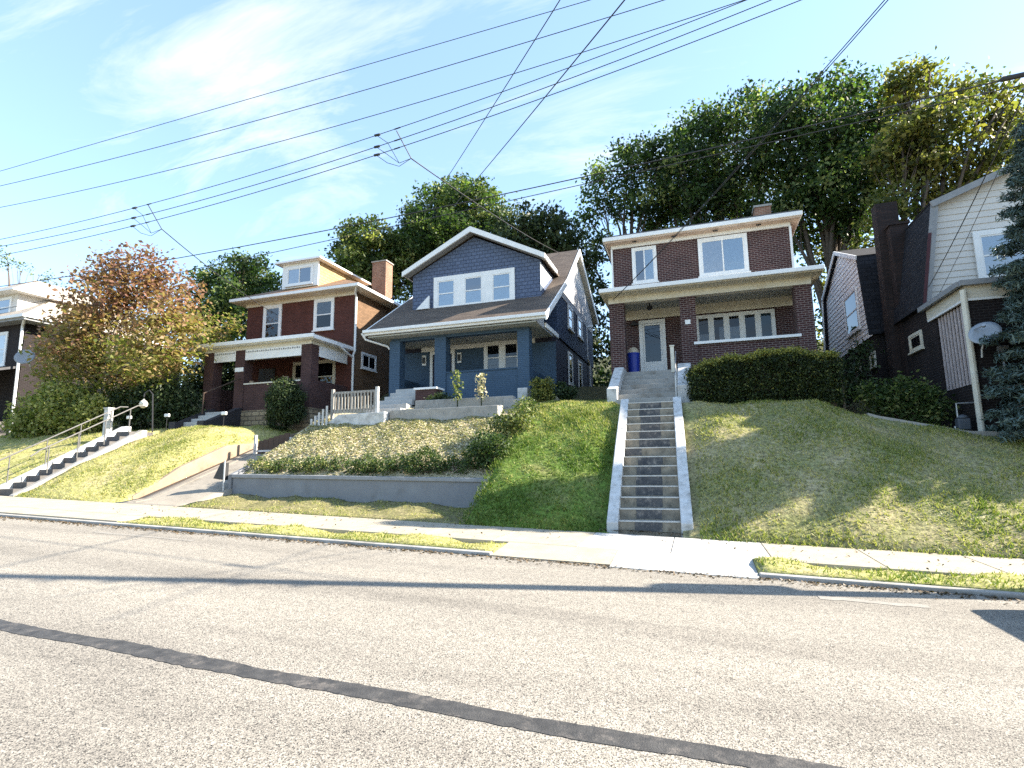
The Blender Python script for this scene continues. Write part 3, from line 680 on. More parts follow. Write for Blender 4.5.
for x in (-11.62, -9.85):
    d = MB(); d.obox(fr, x-.1, x+.1, 6.08, 6.55, 0, .05); wl = d.build('wall_lamp', M['white'], h); d = MB(); d.obox(fr, x-.055, x+.055, 6.18, 6.46, .051, .12); d.build('lamp_shade', M['black'], wl)
# dormer
dm = MB(); fz = lambda X: 11.72-abs(X+8.85)*.5
pts = [(-11.88, 21.5, 8.4), (-5.8, 21.5, 8.4), (-5.8, 21.5, 10.15), (-8.85, 21.5, 11.62), (-11.88, 21.5, 10.15)]
dm.prism(pts, (0, 4.4, 0)); dr = dm.build('dormer', M['blueshing'], h)
m = MB()
for s in (-1, 1):
    e = -8.85+s*3.3
    m.prism([(-8.85, 21.12, 11.9), (e, 21.12, 10.25), (e, 26.2, 10.25), (-8.85, 26.2, 11.9)], (0, 0, -.12))
m.build('dormer_roof', M['roof2'], dr)
m = MB()
for s in (-1, 1):
    e = -8.85+s*3.36
    m.prism([(-8.85, 21.04, 11.95), (e, 21.04, 10.26), (e, 21.04, 10.04), (-8.85, 21.04, 11.70)], (0, .075, 0))
    m.prism([(e, 21.12, 10.26), (e, 23.3, 10.26), (e, 23.3, 10.1), (e, 21.12, 10.1)], (-s*.06, 0, 0))
m.build('rake_board', M['white'], dr)
m = MB()
for s in (-1, 1):
    e = -8.85+s*3.28
    m.prism([(-8.85, 21.12, 11.76), (e, 21.12, 10.11), (e, 21.499, 10.11), (-8.85, 21.499, 11.76)], (0, 0, -.02))
m.build('dormer_soffit', M['wallcap'], dr)
m = MB(); m.prism([(-5.795, 21.42, 8.75), (-5.795, 23.3, 9.95), (-5.795, 21.42, 10.02)], (.02, 0, 0)); m.build('cheek_wall', M['white'], dr)
m = MB(); m.prism([(-11.6, 21.3, 8.5), (-10.96, 21.3, 8.5), (-10.96, 21.3, 9.1)], (0, .1, 0)); m.build('knee_board', M['white'], dr)
window(h, FRONT(21.5), -10.8, -6.95, 8.42, 9.95, .2, 3, 'hung', 'white', cur=[(0, 0, 1, 0, 1), (1, 0, 1, 0, .5), (2, 0, 1, 0, 1)], curm='pane_sheet', mull=.5)
RX = X1+.062
for a, b_, zz0, zz1 in ((24.5, 25.55, 7.85, 9.0), (26.75, 27.85, 7.95, 9.0)):
    window(h, RIGHT(RX), a, b_, zz0, zz1, .12, 1, 'hung', 'white')
for a, b_ in ((25.62, 26.1), (27.92, 28.4)): m = MB(); m.obox(RIGHT(RX), a, b_, 7.9, 9.0, 0, .045); m.build('shutter', M['navy'], h)
for a in (24.6, 26.9): window(h, RIGHT(X1), a, a+.9, 5.2, 6.75, .12, 1, 'hung', 'white', glass='glassd')

# planters, steps and pickets below the blue porch
m = MB(); m.box(-10.0, -6.0, 16.55, 16.85, 2.3, 3.46); m.box(-6.3, -6.0, 16.851, 17.5, 2.5, 3.5)
tag(m.build('planter_wall', M['conc'], bevel=.02), 'long low grey concrete planter wall in front of the blue house', 'wall')
m = MB(); m.box(-9.55, -5.8, 17.55, 17.85, 2.8, 3.88); m.box(-6.15, -5.3, 17.5, 17.9, 2.8, 3.75)
tag(m.build('planter_wall', M['conc'], bevel=.02), 'upper pale concrete planter wall behind the long one', 'wall')
m = MB(); m.box(-5.98, -5.6, 18.6, 19.0, 3.2, 4.28); tag(m.build('concrete_block', M['oldwhite'], bevel=.02), 'pale concrete block at the right end of the planters beside the clipped shrub', 'block')
m = MB()
for i in range(6): m.box(-11.45, -10.0, 17.3+i*.42, 20.04, 3.3+i*.2, 3.62+i*.2-.001)
tag(m.build('porch_steps', M['walknew'], bevel=.012), 'pale concrete porch steps left of the planters of the blue house', 'steps')
m = MB(); m.prism([(-13.1, 16.3, 2.2), (-13.1, 16.3, 2.65), (-11.9, 16.3, 3.36), (-10.05, 16.3, 3.4), (-10.05, 16.3, 2.2)], (0, 1.0, 0))
tag(m.build('landing_slab', M['oldwhite'], bevel=.02), 'rough pale concrete landing below the picket railing', 'landing')
f = thing('picket_railing', (-11.0, 16.5, 3.4), 'weathered grey wooden picket railing on the concrete landing beside the blue porch', 'railing')
m = MB(); m.box(-12.2, -10.45, 16.42, 16.47, 4.12, 4.2); m.box(-12.2, -10.45, 16.42, 16.47, 3.5, 3.58); m.build('rail', M['woodg'], f)
for i in range(13):
    a = -12.16+i*.135; part('picket', M['woodg'], f, (a, a+.06, 16.385, 16.419, 3.42, 4.16))
part('post', M['oldwhite'], f, (-10.47, -10.37, 16.38, 16.48, 3.4, 4.3)); part('post', M['woodg'], f, (-12.3, -12.205, 16.38, 16.48, 3.2, 4.3))
f = thing('picket_fence', (-12.9, 16.6, 2.6), 'short stepped row of pale pickets left of the concrete landing', 'fence')
for i in range(5):
    a = -13.02+i*.16; part('picket', M['oldwhite'], f, (a, a+.07, 16.22, 16.26, 2.5+i*.1, 3.25+i*.11))
m = MB(); m.prism([(-13.05, 16.262, 2.85), (-12.3, 16.262, 3.35), (-12.3, 16.262, 3.43), (-13.05, 16.262, 2.93)], (0, .03, 0)); m.build('rail', M['woodg'], f)
f = thing('stone_planter', (-9.6, 18.4, 3.7), 'stone planter box with a white cap beside the pale porch steps', 'planter')
part('box', M['brick1d'], f, (-9.95, -9.1, 18.3, 18.9, 3.5, 4.38)); part('cap', M['white'], f, (-10.0, -9.04, 18.24, 18.96, 4.381, 4.46), bevel=.01)
# retaining wall
rw = thing('retaining_wall', (-9.1, 13, .6), 'long low grey painted retaining wall with a concrete cap beside the sidewalk', 'wall')
zt = lambda X: 1.295-.018*(X+9)
def wedge(mb, x0, x1, y0, y1, zb, dt0, dt1, mm=0):
    vs = [(x, y, z) for x in (x0, x1) for y in (y0, y1) for z in ((zb if dt0 is None else zt(x)+dt0), zt(x)+dt1)]
    mb.add(vs, [(0, 1, 3, 2), (4, 6, 7, 5), (0, 4, 5, 1), (2, 3, 7, 6), (0, 2, 6, 4), (1, 5, 7, 3)], mm)
m = MB(); wedge(m, -13.13, -4.82, 13, 13.22, 0, None, -.1); m.build('wall', M['wallgrey'], rw)
m = MB(); wedge(m, -13.17, -4.8, 12.95, 13.27, 0, -.099, 0); m.build('cap', M['wallcap'], rw, bevel=.012)
m = MB(); m.prism([(-4.81, 12.98, .3), (-4.81, 12.98, 1.27), (-4.81, 13.6, 1.55), (-4.81, 14.6, 2.0), (-4.81, 14.6, .3)], (.12, 0, 0)); m.build('end_wall', M['oldwhite'], rw, bevel=.015)
m = MB(); m.prism([(-13.25, 12.95, .3), (-13.25, 12.95, 1.36), (-13.25, 17, 2.9), (-13.25, 22, 3.4), (-13.25, 22, .3)], (.1, 0, 0)); m.build('drive_wall', M['wallgrey'], rw)
# driveway side wall, kerb, gate and post
m = MB(); m.prism([(-15.86, 11.9, .2)]+[(-15.86, y_, float(zdw(y_))) for y_ in (11.9, 12.6, 13.4, 14.3, 15.2, 17, 19, 21)]+[(-15.86, 21, .2)], (.16, 0, 0))
tag(m.build('drive_wall', M['beige'], bevel=.02), 'sunlit beige rendered side wall climbing along the driveway', 'wall')
m = MB()
for dx in (0, .28): m.prism([(-15.55+dx, 11.6, .5), (-15.55+dx, 11.6, .64), (-15.55+dx, 12.1, .70), (-15.55+dx, 17, 2.46), (-15.55+dx, 17, 2.3)], (.1, 0, 0))
tag(m.build('drive_kerb', M['drive']), 'pair of narrow concrete kerb strips climbing the driveway by the beige wall', 'kerb')
g_ = thing('side_gate', (-14.3, 15.9, 2.0), 'leaning dark brown wooden gate at the top of the driveway', 'gate')
m = MB()
for i in range(6): m.box(-15.0+i*.23, -14.78+i*.23, 15.9, 15.93, 1.9, 2.5+.05*i)
m.build('boards', M['woodd'], g_); part('brace', M['oldwhite'], g_, (-15.1, -13.55, 15.85, 15.895, 2.1, 2.17)); part('post', M['oldwhite'], g_, (-15.16, -15.08, 15.85, 15.95, 1.9, 2.72)); part('post', M['oldwhite'], g_, (-13.58, -13.5, 15.85, 15.95, 1.9, 2.6))
p_ = thing('sign_post', (-13.3, 12.85, .7), 'thin metal post with a small black box at the left end of the grey wall', 'post')
m = MB(); m.tube([(-13.32, 12.85, .6), (-13.32, 12.85, 1.78)], .025, 8); m.build('post', M['metal'], p_)
m = MB(); m.prism([(-13.75, 12.86, 1.25), (-13.33, 12.86, 1.2), (-13.33, 12.86, 1.72), (-13.5, 12.86, 1.7)], (0, .16, 0)); m.build('box', M['black'], p_, bevel=.01)

# ================================================================== red brick house
h = thing('red_brick_house', (-18.6, 22, 3.2), 'red brick house with a hipped tan roof, small white dormer and dark brick porch', 'house')
part('wall', M['brick1'], h, (-21.9, -15.36, 22, 31, 2.4, 9.98))
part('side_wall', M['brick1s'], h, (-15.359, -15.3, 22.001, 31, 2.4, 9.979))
m = MB(); ex0, ex1, ey0, ey1, ez = -22.4, -14.7, 21.3, 31.7, 10.17
rl = [(-18.55, 25.2, 12.1), (-18.55, 27.8, 12.1)]
for q in ([(ex0, ey0, ez), (ex1, ey0, ez), rl[0]], [(ex1, ey0, ez), (ex1, ey1, ez), rl[1], rl[0]], [(ex1, ey1, ez), (ex0, ey1, ez), rl[1]], [(ex0, ey1, ez), (ex0, ey0, ez), rl[0], rl[1]]): m.prism(q, (0, 0, -.1))
rf = m.build('roof', M['roof1'], h)
m = MB(); m.box(ex0+.06, ex1-.06, ey0+.06, ey1-.06, 9.985, 10.05); m.build('soffit', M['cream'], rf)
m = MB(); m.box(ex0-.03, ex1+.03, ey0-.04, ey0+.06, 10.0, 10.15); m.box(ex1-.06, ex1+.04, ey0+.061, ey1, 10.0, 10.15); m.box(ex0-.04, ex0+.06, ey0+.061, ey1, 10.0, 10.15); m.build('gutter', M['white'], rf, bevel=.02)
part('frieze', M['cream'], h, (-21.95, -15.25, 21.93, 21.999, 9.82, 9.984))
ch = part('chimney', M['chim'], h, (-16.35, -15.5, 25, 25.7, 10.3, 12.65)); part('chimney_cap', M['conc'], ch, (-16.4, -15.45, 24.95, 25.75, 12.651, 12.72))
dm = MB(); dm.box(-19.85, -17.68, 22.2, 26, 10.4, 11.95); dr = dm.build('dormer', M['yelshing'], h)
m = MB(); a0, a1, b0 = -20.15, -17.36, 21.87
ap = [(-18.75, 23.5, 12.75), (-18.75, 26.5, 12.75)]
for q in ([(a0, b0, 12.0), (a1, b0, 12.0), ap[0]], [(a1, b0, 12.0), (a1, 26.5, 12.0), ap[1], ap[0]], [(a0, 26.5, 12.0), (a0, b0, 12.0), ap[0], ap[1]]): m.prism(q, (0, 0, -.06))
m.build('dormer_roof', M['roof1'], dr)
m = MB(); m.box(a0-.02, a1+.02, b0-.03, 26.4, 11.955, 12.05); m.box(-19.88, -17.65, 22.13, 22.199, 10.65, 11.954); m.build('dormer_trim', M['white'], dr)
window(h, FRONT(22.13), -19.6, -17.95, 10.78, 11.78, .1, 1, 'slide', cur=[(0, 0, .5, 0, 1)], curm='curtain')
window(h, FRONT(22), -20.82, -19.67, 7.9, 9.82, .14, 1, 'hung', cur=[(0, 0, 1, .5, 1)], curm='curtain', glass='glassd')
window(h, FRONT(22), -17.68, -16.5, 8.22, 9.82, .13, 1, 'hung', cur=[(0, 0, 1, .5, 1)], curm='curtain', glass='glassd')
pr = MB(); pr.box(-22.05, -15.26, 19.0, 21.99, 7.02, 7.2); pr = pr.build('porch_roof', M['white'], h, bevel=.02)
part('gutter', M['white'], pr, (-22.1, -15.2, 18.9, 18.999, 7.05, 7.22), bevel=.02)
part('porch_beam', M['cream'], pr, (-21.6, -15.6, 19.3, 19.6, 6.86, 7.019), (-15.9, -15.6, 19.601, 21.99, 6.86, 7.019), (-21.6, -21.3, 19.601, 21.99, 6.86, 7.019))
part('porch_ceiling', M['cream'], pr, (-21.29, -15.91, 19.601, 21.98, 6.97, 7.018))
part('porch_top', M['roof1'], pr, (-22.0, -15.3, 19.05, 21.99, 7.201, 7.26))
for a, b_ in ((-21.58, -21.03), (-19.75, -19.22), (-16.1, -15.58)):
    part('pillar', M['brick1d'], h, (a, b_, 19.3, 19.8, 3.9, 6.859))
part('porch_wall', M['brick1d'], h, (-19.219, -16.101, 19.34, 19.6, 3.9, 5.25), (-15.85, -15.6, 19.801, 21.99, 3.9, 5.3), (-21.5, -21.25, 19.801, 21.99, 3.9, 5.25))
part('sill', M['cream'], h, (-19.25, -16.101, 19.3, 19.64, 5.251, 5.31))
part('porch_floor', M['conc'], h, (-21.24, -15.86, 19.62, 21.99, 3.95, 4.12))
part('foundation', M['stone'], h, (-21.6, -15.53, 19.25, 19.62, 2.4, 4.06), (-15.85, -15.54, 19.621, 21.99, 2.4, 4.06))
for a, b_ in ((-21.02, -19.76), (-19.2, -16.12)):
    m = MB(); m.box(a, b_, 19.3, 19.34, 6.38, 6.858); v = m.build('valance', M['white'], h)
    m = MB(); k = int((b_-a)/.12)
    for i in range(k): q = a+.04+i*(b_-a-.05)/k; m.box(q, q+.06, 19.285, 19.299, 6.72, 6.77+.02*(i % 2))
    m.build('lace_trim', M['wallcap'], v)
m = MB(); m.box(-15.63, -15.59, 19.82, 21.9, 6.38, 6.858); m.build('valance', M['white'], h)
fr = FRONT(22)
window(h, fr, -18.8, -16.3, 5.1, 6.7, .12, 2, 'hung', 'cream', glass='glassd')
d = MB(); d.obox(fr, -20.9, -19.9, 4.12, 6.5, 0, .06); d.build('door', M['door'], h)
part('number_plate', M['white'], h, (-19.72, -19.25, 19.26, 19.299, 5.86, 6.05))
for a, b_, c_, lb in ((-19.05, -18.8, .11, 'small tan pot on the left end of the red house porch sill'), (-17.1, -16.9, .2, 'taller tan pot on the right part of the red house porch sill')): m = MB(); m.lathe(((a+b_)/2, 19.47, 5.312), [(.07, 0), (.1, c_*.85), (.11, c_), (.08, c_)], 10); tag(m.build('flower_pot', M['beige']), lb, 'pot', 'pots on the porch sill')
w = window(h, RIGHT(-15.3), 22.6, 23.9, 6.3, 7.1, .1, 1, 'slide', glass='glassd')
w = window(h, RIGHT(-15.54), 19.75, 20.75, 3.2, 3.75, .08, 1, 'fixed', cur=[(0, 0, 1, 0, 1)], curm='teal')
m = MB(); m.tube([(-14.8, 21.35, 10.05), (-15.15, 21.75, 9.85), (-15.22, 21.95, 9.7), (-15.22, 21.95, 7.0), (-15.3, 21.95, 6.8), (-15.3, 21.95, 2.8)], .055, 8); m.build('downspout', M['white'], h)
m = MB(); m.tube([(-15.3, 20.9, 7.05), (-15.25, 21.3, 6.85), (-15.3, 21.9, 6.7)], .045, 8); m.build('downspout', M['white'], h)
s = thing('porch_steps', (-19.2, 18, 3.3), 'white porch steps with sloping dark side walls at the red brick house', 'steps')
m = MB()
for i in range(4): m.box(-20.75, -19.55, 17.7+i*.35, 19.29, 3.0, 3.5+i*.17)
m.build('treads', M['walknew'], s, bevel=.01)
for a in (-21.1, -19.549):
    m = MB(); m.prism([(a, 17.3, 3.0), (a, 17.3, 3.5), (a, 17.65, 3.52), (a, 19.2, 4.2), (a, 19.29, 4.2), (a, 19.29, 3.0)], (.34, 0, 0)); cw = m.build('cheek_wall', M['darkpaint'], s)
m = MB(); m.tube([(-19.4, 17.4, 3.78), (-19.4, 17.4, 4.65), (-19.4, 19.3, 5.55)], .03, 6); m.build('handrail', M['woodd'], s)

# long stairs at the far left
st = thing('long_stairs', (-20.4, 11.4, .7), 'long concrete stairs with dark risers and a pale left kerb climbing the left lawn', 'stairs')
m = MB(); NS = 11; zz = .8; dz = (2.95-.8)/NS
for i in range(NS): m.box(-20.7, -20.05, 11.35+i*.35, 11.35+(i+1)*.35+(.6 if i == NS-1 else 0), -.2, zz+(i+1)*dz)
m.build('treads', M['concdark'], st)
for a, b_, mat, dk in ((-20.98, -20.701, 'oldwhite', 0), (-20.049, -19.84, 'conc', .17)):
    m = MB(); m.prism([(a, 11.25, -.2), (a, 11.25, .98-dk), (a, 15.2, 3.18-dk), (a, 15.4, 3.18-dk), (a, 15.4, -.2)], (b_-a, 0, 0)); m.build('side_kerb', M[mat], st, bevel=.015)
def pipe_rail(X, y0, y1, zf, label, n=4, mat='railgrey', hgt=.85):
    t = thing('handrail', (X, y0, zf(y0)), label, 'handrail')
    m = MB(); m.tube([(X, y0-.25, zf(y0)+hgt-.2), (X, y0, zf(y0)+hgt), (X, y1, zf(y1)+hgt), (X, y1+.3, zf(y1)+hgt+.02)], .022, 8); m.build('rail', M[mat], t)
    for i in range(n):
        y = y0+(y1-y0)*(i+.3)/(n-.4); m = MB(); m.tube([(X, y, zf(y)-.02), (X, y, zf(y)+hgt)], .018, 8); m.build('post', M[mat], t)
zf = lambda y: .98+(y-11.25)*.557
pipe_rail(-19.94, 11.9, 15.0, zf, 'grey pipe handrail on the right kerb of the long stairs')
pipe_rail(-20.85, 11.3, 15.0, zf, 'grey pipe handrail on the left kerb of the long stairs')
q = S(107, 430, 15.8); m = MB(); m.box(q.x-.11, q.x+.11, 15.7, 15.92, q.z-.3, q.z+.85); m.box(q.x-.14, q.x+.14, 15.67, 15.95, q.z+.85, q.z+.91); tag(m.build('gate_post', M['oldwhite']), 'short white post standing in the shrubs left of the long stairs top', 'post')
hk = thing('lantern_hook', (-19.9, 16.2, 3.1), 'thin black hook pole holding a white hanging lantern near the stair top', 'lantern')
q = S(153, 425, 16.2)
m = MB(); m.tube([(q.x, 16.2, 3.0), (q.x-.15, 16.2, 4.55), (q.x-.35, 16.2, 4.72), (q.x-.6, 16.2, 4.6), (q.x-.62, 16.2, 4.45)], .025, 6); m.build('hook', M['black'], hk)
m = MB(); m.lathe((q.x-.62, 16.2, 4.0), [(.04, 0), (.13, .06), (.16, .17), (.11, .28), (.04, .33), (.02, .37)], 14); m.build('lantern', M['cream'], hk)
for (px, py, lb) in ((129, 419, 'small white solar light on a stake left of the lantern pole'), (167, 417, 'small white solar light on a stake right of the lantern pole'), (224, 415, 'small white solar light on a stake before the dark porch steps')):
    q = S(px, py, 16.6); g_ = thing('solar_light', (q.x, q.y, TB(q.x, q.y)), lb, 'garden light', 'solar lights along the red house lawn')
    m = MB(); m.tube([(q.x, q.y, TB(q.x, q.y)-.05), (q.x, q.y, q.z)], .012, 5); m.build('stake', M['black'], g_); part('lamp', M['white'], g_, (q.x-.12, q.x+.12, q.y-.04, q.y+.04, q.z, q.z+.13), bevel=.02)

# ================================================================== far left house
h = thing('left_house', (-38, 19.5, 3.6), 'pale trimmed dark brick house with a light hipped roof half hidden by the autumn maple', 'house')
part('wall', M['brick5'], h, (-43, -35.9, 20, 30, 3, 9.85))
m = MB(); ex0, ex1, ey0, ey1, ez = -43.7, -34.9, 19.3, 30.8, 10.15
rl = [(-39.3, 24, 13.2), (-39.3, 26.5, 13.2)]
for q in ([(ex0, ey0, ez), (ex1, ey0, ez), rl[0]], [(ex1, ey0, ez), (ex1, ey1, ez), rl[1], rl[0]], [(ex1, ey1, ez), (ex0, ey1, ez), rl[1]], [(ex0, ey1, ez), (ex0, ey0, ez), rl[0], rl[1]]): m.prism(q, (0, 0, -.1))
rf = m.build('roof', M['roof0'], h)
m = MB(); m.box(ex0+.06, ex1-.06, ey0+.06, ey1-.06, 9.86, 10.0); m.build('soffit', M['wallcap'], rf)
m = MB(); m.box(ex0, ex1+.03, ey0-.06, ey0+.06, 10.0, 10.16); m.box(ex1-.06, ex1+.06, ey0+.061, ey1, 10.0, 10.16); m.build('gutter', M['white'], rf)
dm = MB(); dm.box(-41.6, -37.6, 20.4, 25, 10.3, 11.95); dr = dm.build('dormer', M['siding'], h)
m = MB(); a0, a1, b0 = -42.2, -37.0, 19.8; ap = [(-39.6, 22.3, 13.6), (-39.6, 26, 13.6)]
for q in ([(a0, b0, 12.05), (a1, b0, 12.05), ap[0]], [(a1, b0, 12.05), (a1, 26, 12.05), ap[1], ap[0]], [(a0, 26, 12.05), (a0, b0, 12.05), ap[0], ap[1]]): m.prism(q, (0, 0, -.08))
m.build('dormer_roof', M['roof0'], dr); m = MB(); m.box(a0-.02, a1+.02, b0-.03, 25.9, 11.955, 12.06); m.build('dormer_trim', M['white'], dr)
window(h, FRONT(20.4), -40.6, -38.1, 10.6, 11.8, .12, 2, 'hung', 'white', cur=[(0, 0, 1, 0, 1)], curm='pane_sheet')
window(h, FRONT(20), -39.6, -37.3, 7.5, 9.5, .15, 2, 'hung', 'white', cur=[(0, 0, 1, 0, 1), (1, 0, 1, .4, 1)], curm='pane_sheet')
m = MB(); m.prism([(-43.5, 16.9, 6.5), (-35.6, 16.9, 6.5), (-36.2, 19.99, 7.4), (-43.5, 19.99, 7.4)], (0, 0, -.14)); m.build('porch_roof', M['greyroof'], h)
for x in (-42.8, -39.8, -36.4): part('porch_column', M['oldwhite'], h, (x, x+.3, 17.2, 17.5, 3.2, 6.4))
part('porch_wall', M['brick5'], h, (-43, -36.1, 17.55, 17.8, 3, 4.9)); part('porch_floor', M['concdark'], h, (-43, -36, 17.81, 19.99, 3, 4.2))
m = MB(); m.tube([(-34.95, 19.4, 10.0), (-35.8, 19.8, 9.6), (-35.85, 19.85, 3.4)], .07, 8); m.build('downspout', M['white'], h)
def dish(loc, rad, label, aim):
    t = thing('satellite_dish', loc, label, 'satellite dish')
    c = Vector(loc); n = Vector(aim).normalized(); a = n.orthogonal().normalized(); b_ = n.cross(a); m = MB(); k = 20; vs = []
    prof = [(0.02, 0), (.35, .02), (.7, .08), (1, .17), (1.0, .15), (.7, .06), (.35, 0), (.02, -.02)]
    for r_, d_ in prof:
        for j in range(k): q = 2*math.pi*j/k; vs.append(c+(a*math.cos(q)+b_*math.sin(q)*.9)*rad*r_+n*rad*d_)
    m.add(vs, [(i*k+j, i*k+(j+1) % k, (i+1)*k+(j+1) % k, (i+1)*k+j) for i in range(len(prof)-1) for j in range(k)])
    m.build('reflector', M['dishgrey'], t, smooth=True)
    m = MB(); m.tube([c-b_*rad*.8, c+n*rad*1.0], .014, 6); m.tube([c+n*rad*.9, c+n*rad*1.1], .04, 8); m.build('feed_arm', M['metal'], t)
    m = MB(); m.tube([c-n*.02, c-n*.12, c+Vector((0, .25, -.35)), c+Vector((0, .3, -.55))], .025, 8); m.build('mast', M['metal'], t)
q = S(25, 358, 17.5); dish((q.x, 17.5, 7.08), .42, 'grey satellite dish on the low dark porch roof of the far left house', (.6, -.7, .25))

# ================================================================== gambrel house at the right
h = thing('gambrel_house', (11, 19.5, 2.1), 'dark brick and cream sided house with steep charcoal gambrel roof behind the blue spruce', 'house')
part('wall', M['brick5'], h, (7.0, 15, 19.5, 33, .5, 6.28), (6.65, 6.999, 23.4, 30.4, .5, 6.28))
lo = lambda z: np.interp(z, [6.2, 9.38, 10.75], [6.98, 7.46, 11.0]); hi = lambda z: 22-lo(z)
m = MB(); m.prism([(6.98, 19.53, 6.28), (7.44, 19.53, 9.36), (11, 19.53, 10.72), (14.56, 19.53, 9.36), (15.02, 19.53, 6.28)], (0, 13.4, 0))
m.build('attic', M['blackshing'], h)
m = MB(); laps(m, FRONT(19.528), (6.25, 10.7), lambda z: lo(z)+.05, lambda z: hi(z)-.05, .2, .026); m.build('front_siding', M['siding'], h, recalc=False)
m = MB()
for s in (-1, 1):
    X = lambda x: 11+s*(x-11)
    m.prism([(X(6.85), 19.3, 6.22), (X(7.4), 19.3, 9.45), (X(7.5), 19.3, 9.36), (X(6.98), 19.3, 6.22)], (0, 13.7, 0), 0)
    m.prism([(X(7.36), 19.25, 9.47), (X(11), 19.25, 10.87), (X(11), 19.25, 10.74), (X(7.42), 19.25, 9.36)], (0, 13.8, 0), 0)
rf = m.build('roof', M['blackshing'], h)
m = MB()
for s in (-1, 1):
    X = lambda x: 11+s*(x-11)
    m.prism([(X(7.33), 19.2, 9.44), (X(11), 19.2, 10.86), (X(11), 19.2, 10.66), (X(7.4), 19.2, 9.26)], (0, .049, 0))
    m.prism([(X(6.86), 19.25, 6.25), (X(7.38), 19.25, 9.42), (X(7.56), 19.25, 9.3), (X(7.06), 19.25, 6.25)], (0, .045, 0))
m.build('rake_board', M['wallcap'], rf)
m = MB(); m.prism([(6.84, 19.235, 6.25), (7.2, 19.235, 8.45), (7.29, 19.235, 8.45), (6.93, 19.235, 6.25)], (0, .014, 0)); m.build('maroon_trim', M['maroon'], rf)
# wing, a gambrel gable facing left
wl = lambda z: np.interp(z, [6.25, 9.42, 10.7], [23.35, 23.95, 26.9]); wh = lambda z: 53.8-wl(z)
m = MB(); m.prism([(6.63, 23.35, 6.25), (6.63, 23.93, 9.4), (6.63, 26.9, 10.66), (6.63, 29.87, 9.4), (6.63, 30.45, 6.25)], (4, 0, 0)); wg = m.build('wing', M['blackshing'], h)
m = MB(); laps(m, LEFT(6.628), (6.2, 10.62), wl, wh, .2, .026); m.build('wing_siding', M['sidingw'], wg, recalc=False)
m = MB()
for s in (-1, 1):
    Yf = lambda y: 26.9+s*(y-26.9)
    m.prism([(6.46, Yf(23.2), 6.2), (6.46, Yf(23.82), 9.47), (6.46, Yf(23.93), 9.4), (6.46, Yf(23.33), 6.2)], (4.4, 0, 0))
    m.prism([(6.46, Yf(23.8), 9.5), (6.46, Yf(26.9), 10.84), (6.46, Yf(26.9), 10.69), (6.46, Yf(23.86), 9.38)], (4.4, 0, 0))
m.build('wing_roof', M['blackshing'], wg)
m = MB()
for s in (-1, 1):
    Yf = lambda y: 26.9+s*(y-26.9)
    m.prism([(6.42, Yf(23.78), 9.5), (6.42, Yf(26.9), 10.85), (6.42, Yf(26.9), 10.68), (6.42, Yf(23.84), 9.34)], (.048, 0, 0))
m.prism([(6.42, 30.0, 9.46), (6.42, 30.62, 6.2), (6.42, 30.46, 6.2), (6.42, 29.86, 9.4)], (.048, 0, 0))
m.build('wing_rake', M['white'], wg)
window(h, LEFT(6.605), 24.75, 26.75, 6.8, 8.55, .12, 1, 'hung', 'sidingw', glass='glassd')
for a, b_ in ((20.02, 21.05), (23.45, 24.1), (25.35, 26.15)):
    window(h, LEFT(7.0 if a < 23 else 6.65), a, b_, 5.03, 5.6, .09, 1, 'fixed', 'cream', glass='glassd')
ch = part('chimney', M['chimd'], h, (6.72, 7.4, 21.95, 22.45, .5, 10.75)); m = MB(); m.box(6.95, 7.5, 21.5, 21.949, .5, 9.7); m.box(6.9, 7.55, 21.45, 21.949, 9.7, 9.78); m.build('flue', M['chimd'], ch)
# porch
part('porch_roof', M['greyroof'], h, (6.9, 15.1, 16.9, 19.49, 6.08, 6.18))
part('fascia', M['cream'], h, (6.98, 15.0, 16.98, 17.12, 5.72, 6.079), (6.98, 7.1, 17.121, 19.49, 5.72, 6.079))
part('gutter', M['wallcap'], h, (6.84, 15.1, 16.78, 16.899, 6.05, 6.19), (6.8, 6.899, 16.9, 19.6, 6.05, 6.19))
part('trim_strip', M['white'], h, (6.96, 15.0, 16.95, 16.979, 5.66, 5.72), (6.92, 6.979, 16.95, 19.3, 5.66, 5.72))
part('porch_wall', M['brick5'], h, (7.0, 15, 17.0, 17.3, .5, 5.65), (7.0, 7.25, 18.95, 19.49, .5, 5.7), (7.0, 7.25, 17.301, 18.949, .5, 3.45))
part('porch_floor', M['woodd'], h, (7.26, 15, 17.301, 19.49, 3.2, 3.45))
m = MB()
for i in range(8): a = 17.36+i*.2; m.box(7.02, 7.05, a, a+.09, 3.5, 5.65)
m.build('slat_screen', M['stripe'], h); m = MB(); m.box(7.12, 7.16, 17.31, 18.94, 3.46, 5.68); m.build('screen_back', M['door'], h)
m = MB(); m.tube([(6.93, 16.93, 5.95), (6.93, 16.93, 2.0)], .075, 10); m.build('downspout', M['cream'], h)
window(h, FRONT(19.5), 8.4, 10.1, 6.85, 8.4, .16, 1, 'hung', 'white', cur=[(0, 0, 1, .0, 1)], curm='pane_sheet')
m = MB(); m.tube([(7.6, 16.98, 4.4), (7.6, 16.95, 3.0), (7.62, 16.96, 1.9)], .03, 6); m.box(7.5, 7.72, 16.9, 16.999, 4.05, 4.4); m.build('electric_meter', M['metal'], h)
q = S(985, 334, 16.5); dish((q.x, 16.5, q.z), .35, 'grey oval satellite dish on the dark porch wall behind the spruce', (-.35, -.8, .45))
gm = thing('gas_meter', (6.72, 17.3, 2.15), 'grey gas meter with pipes at the foot of the cream downspout', 'gas meter')
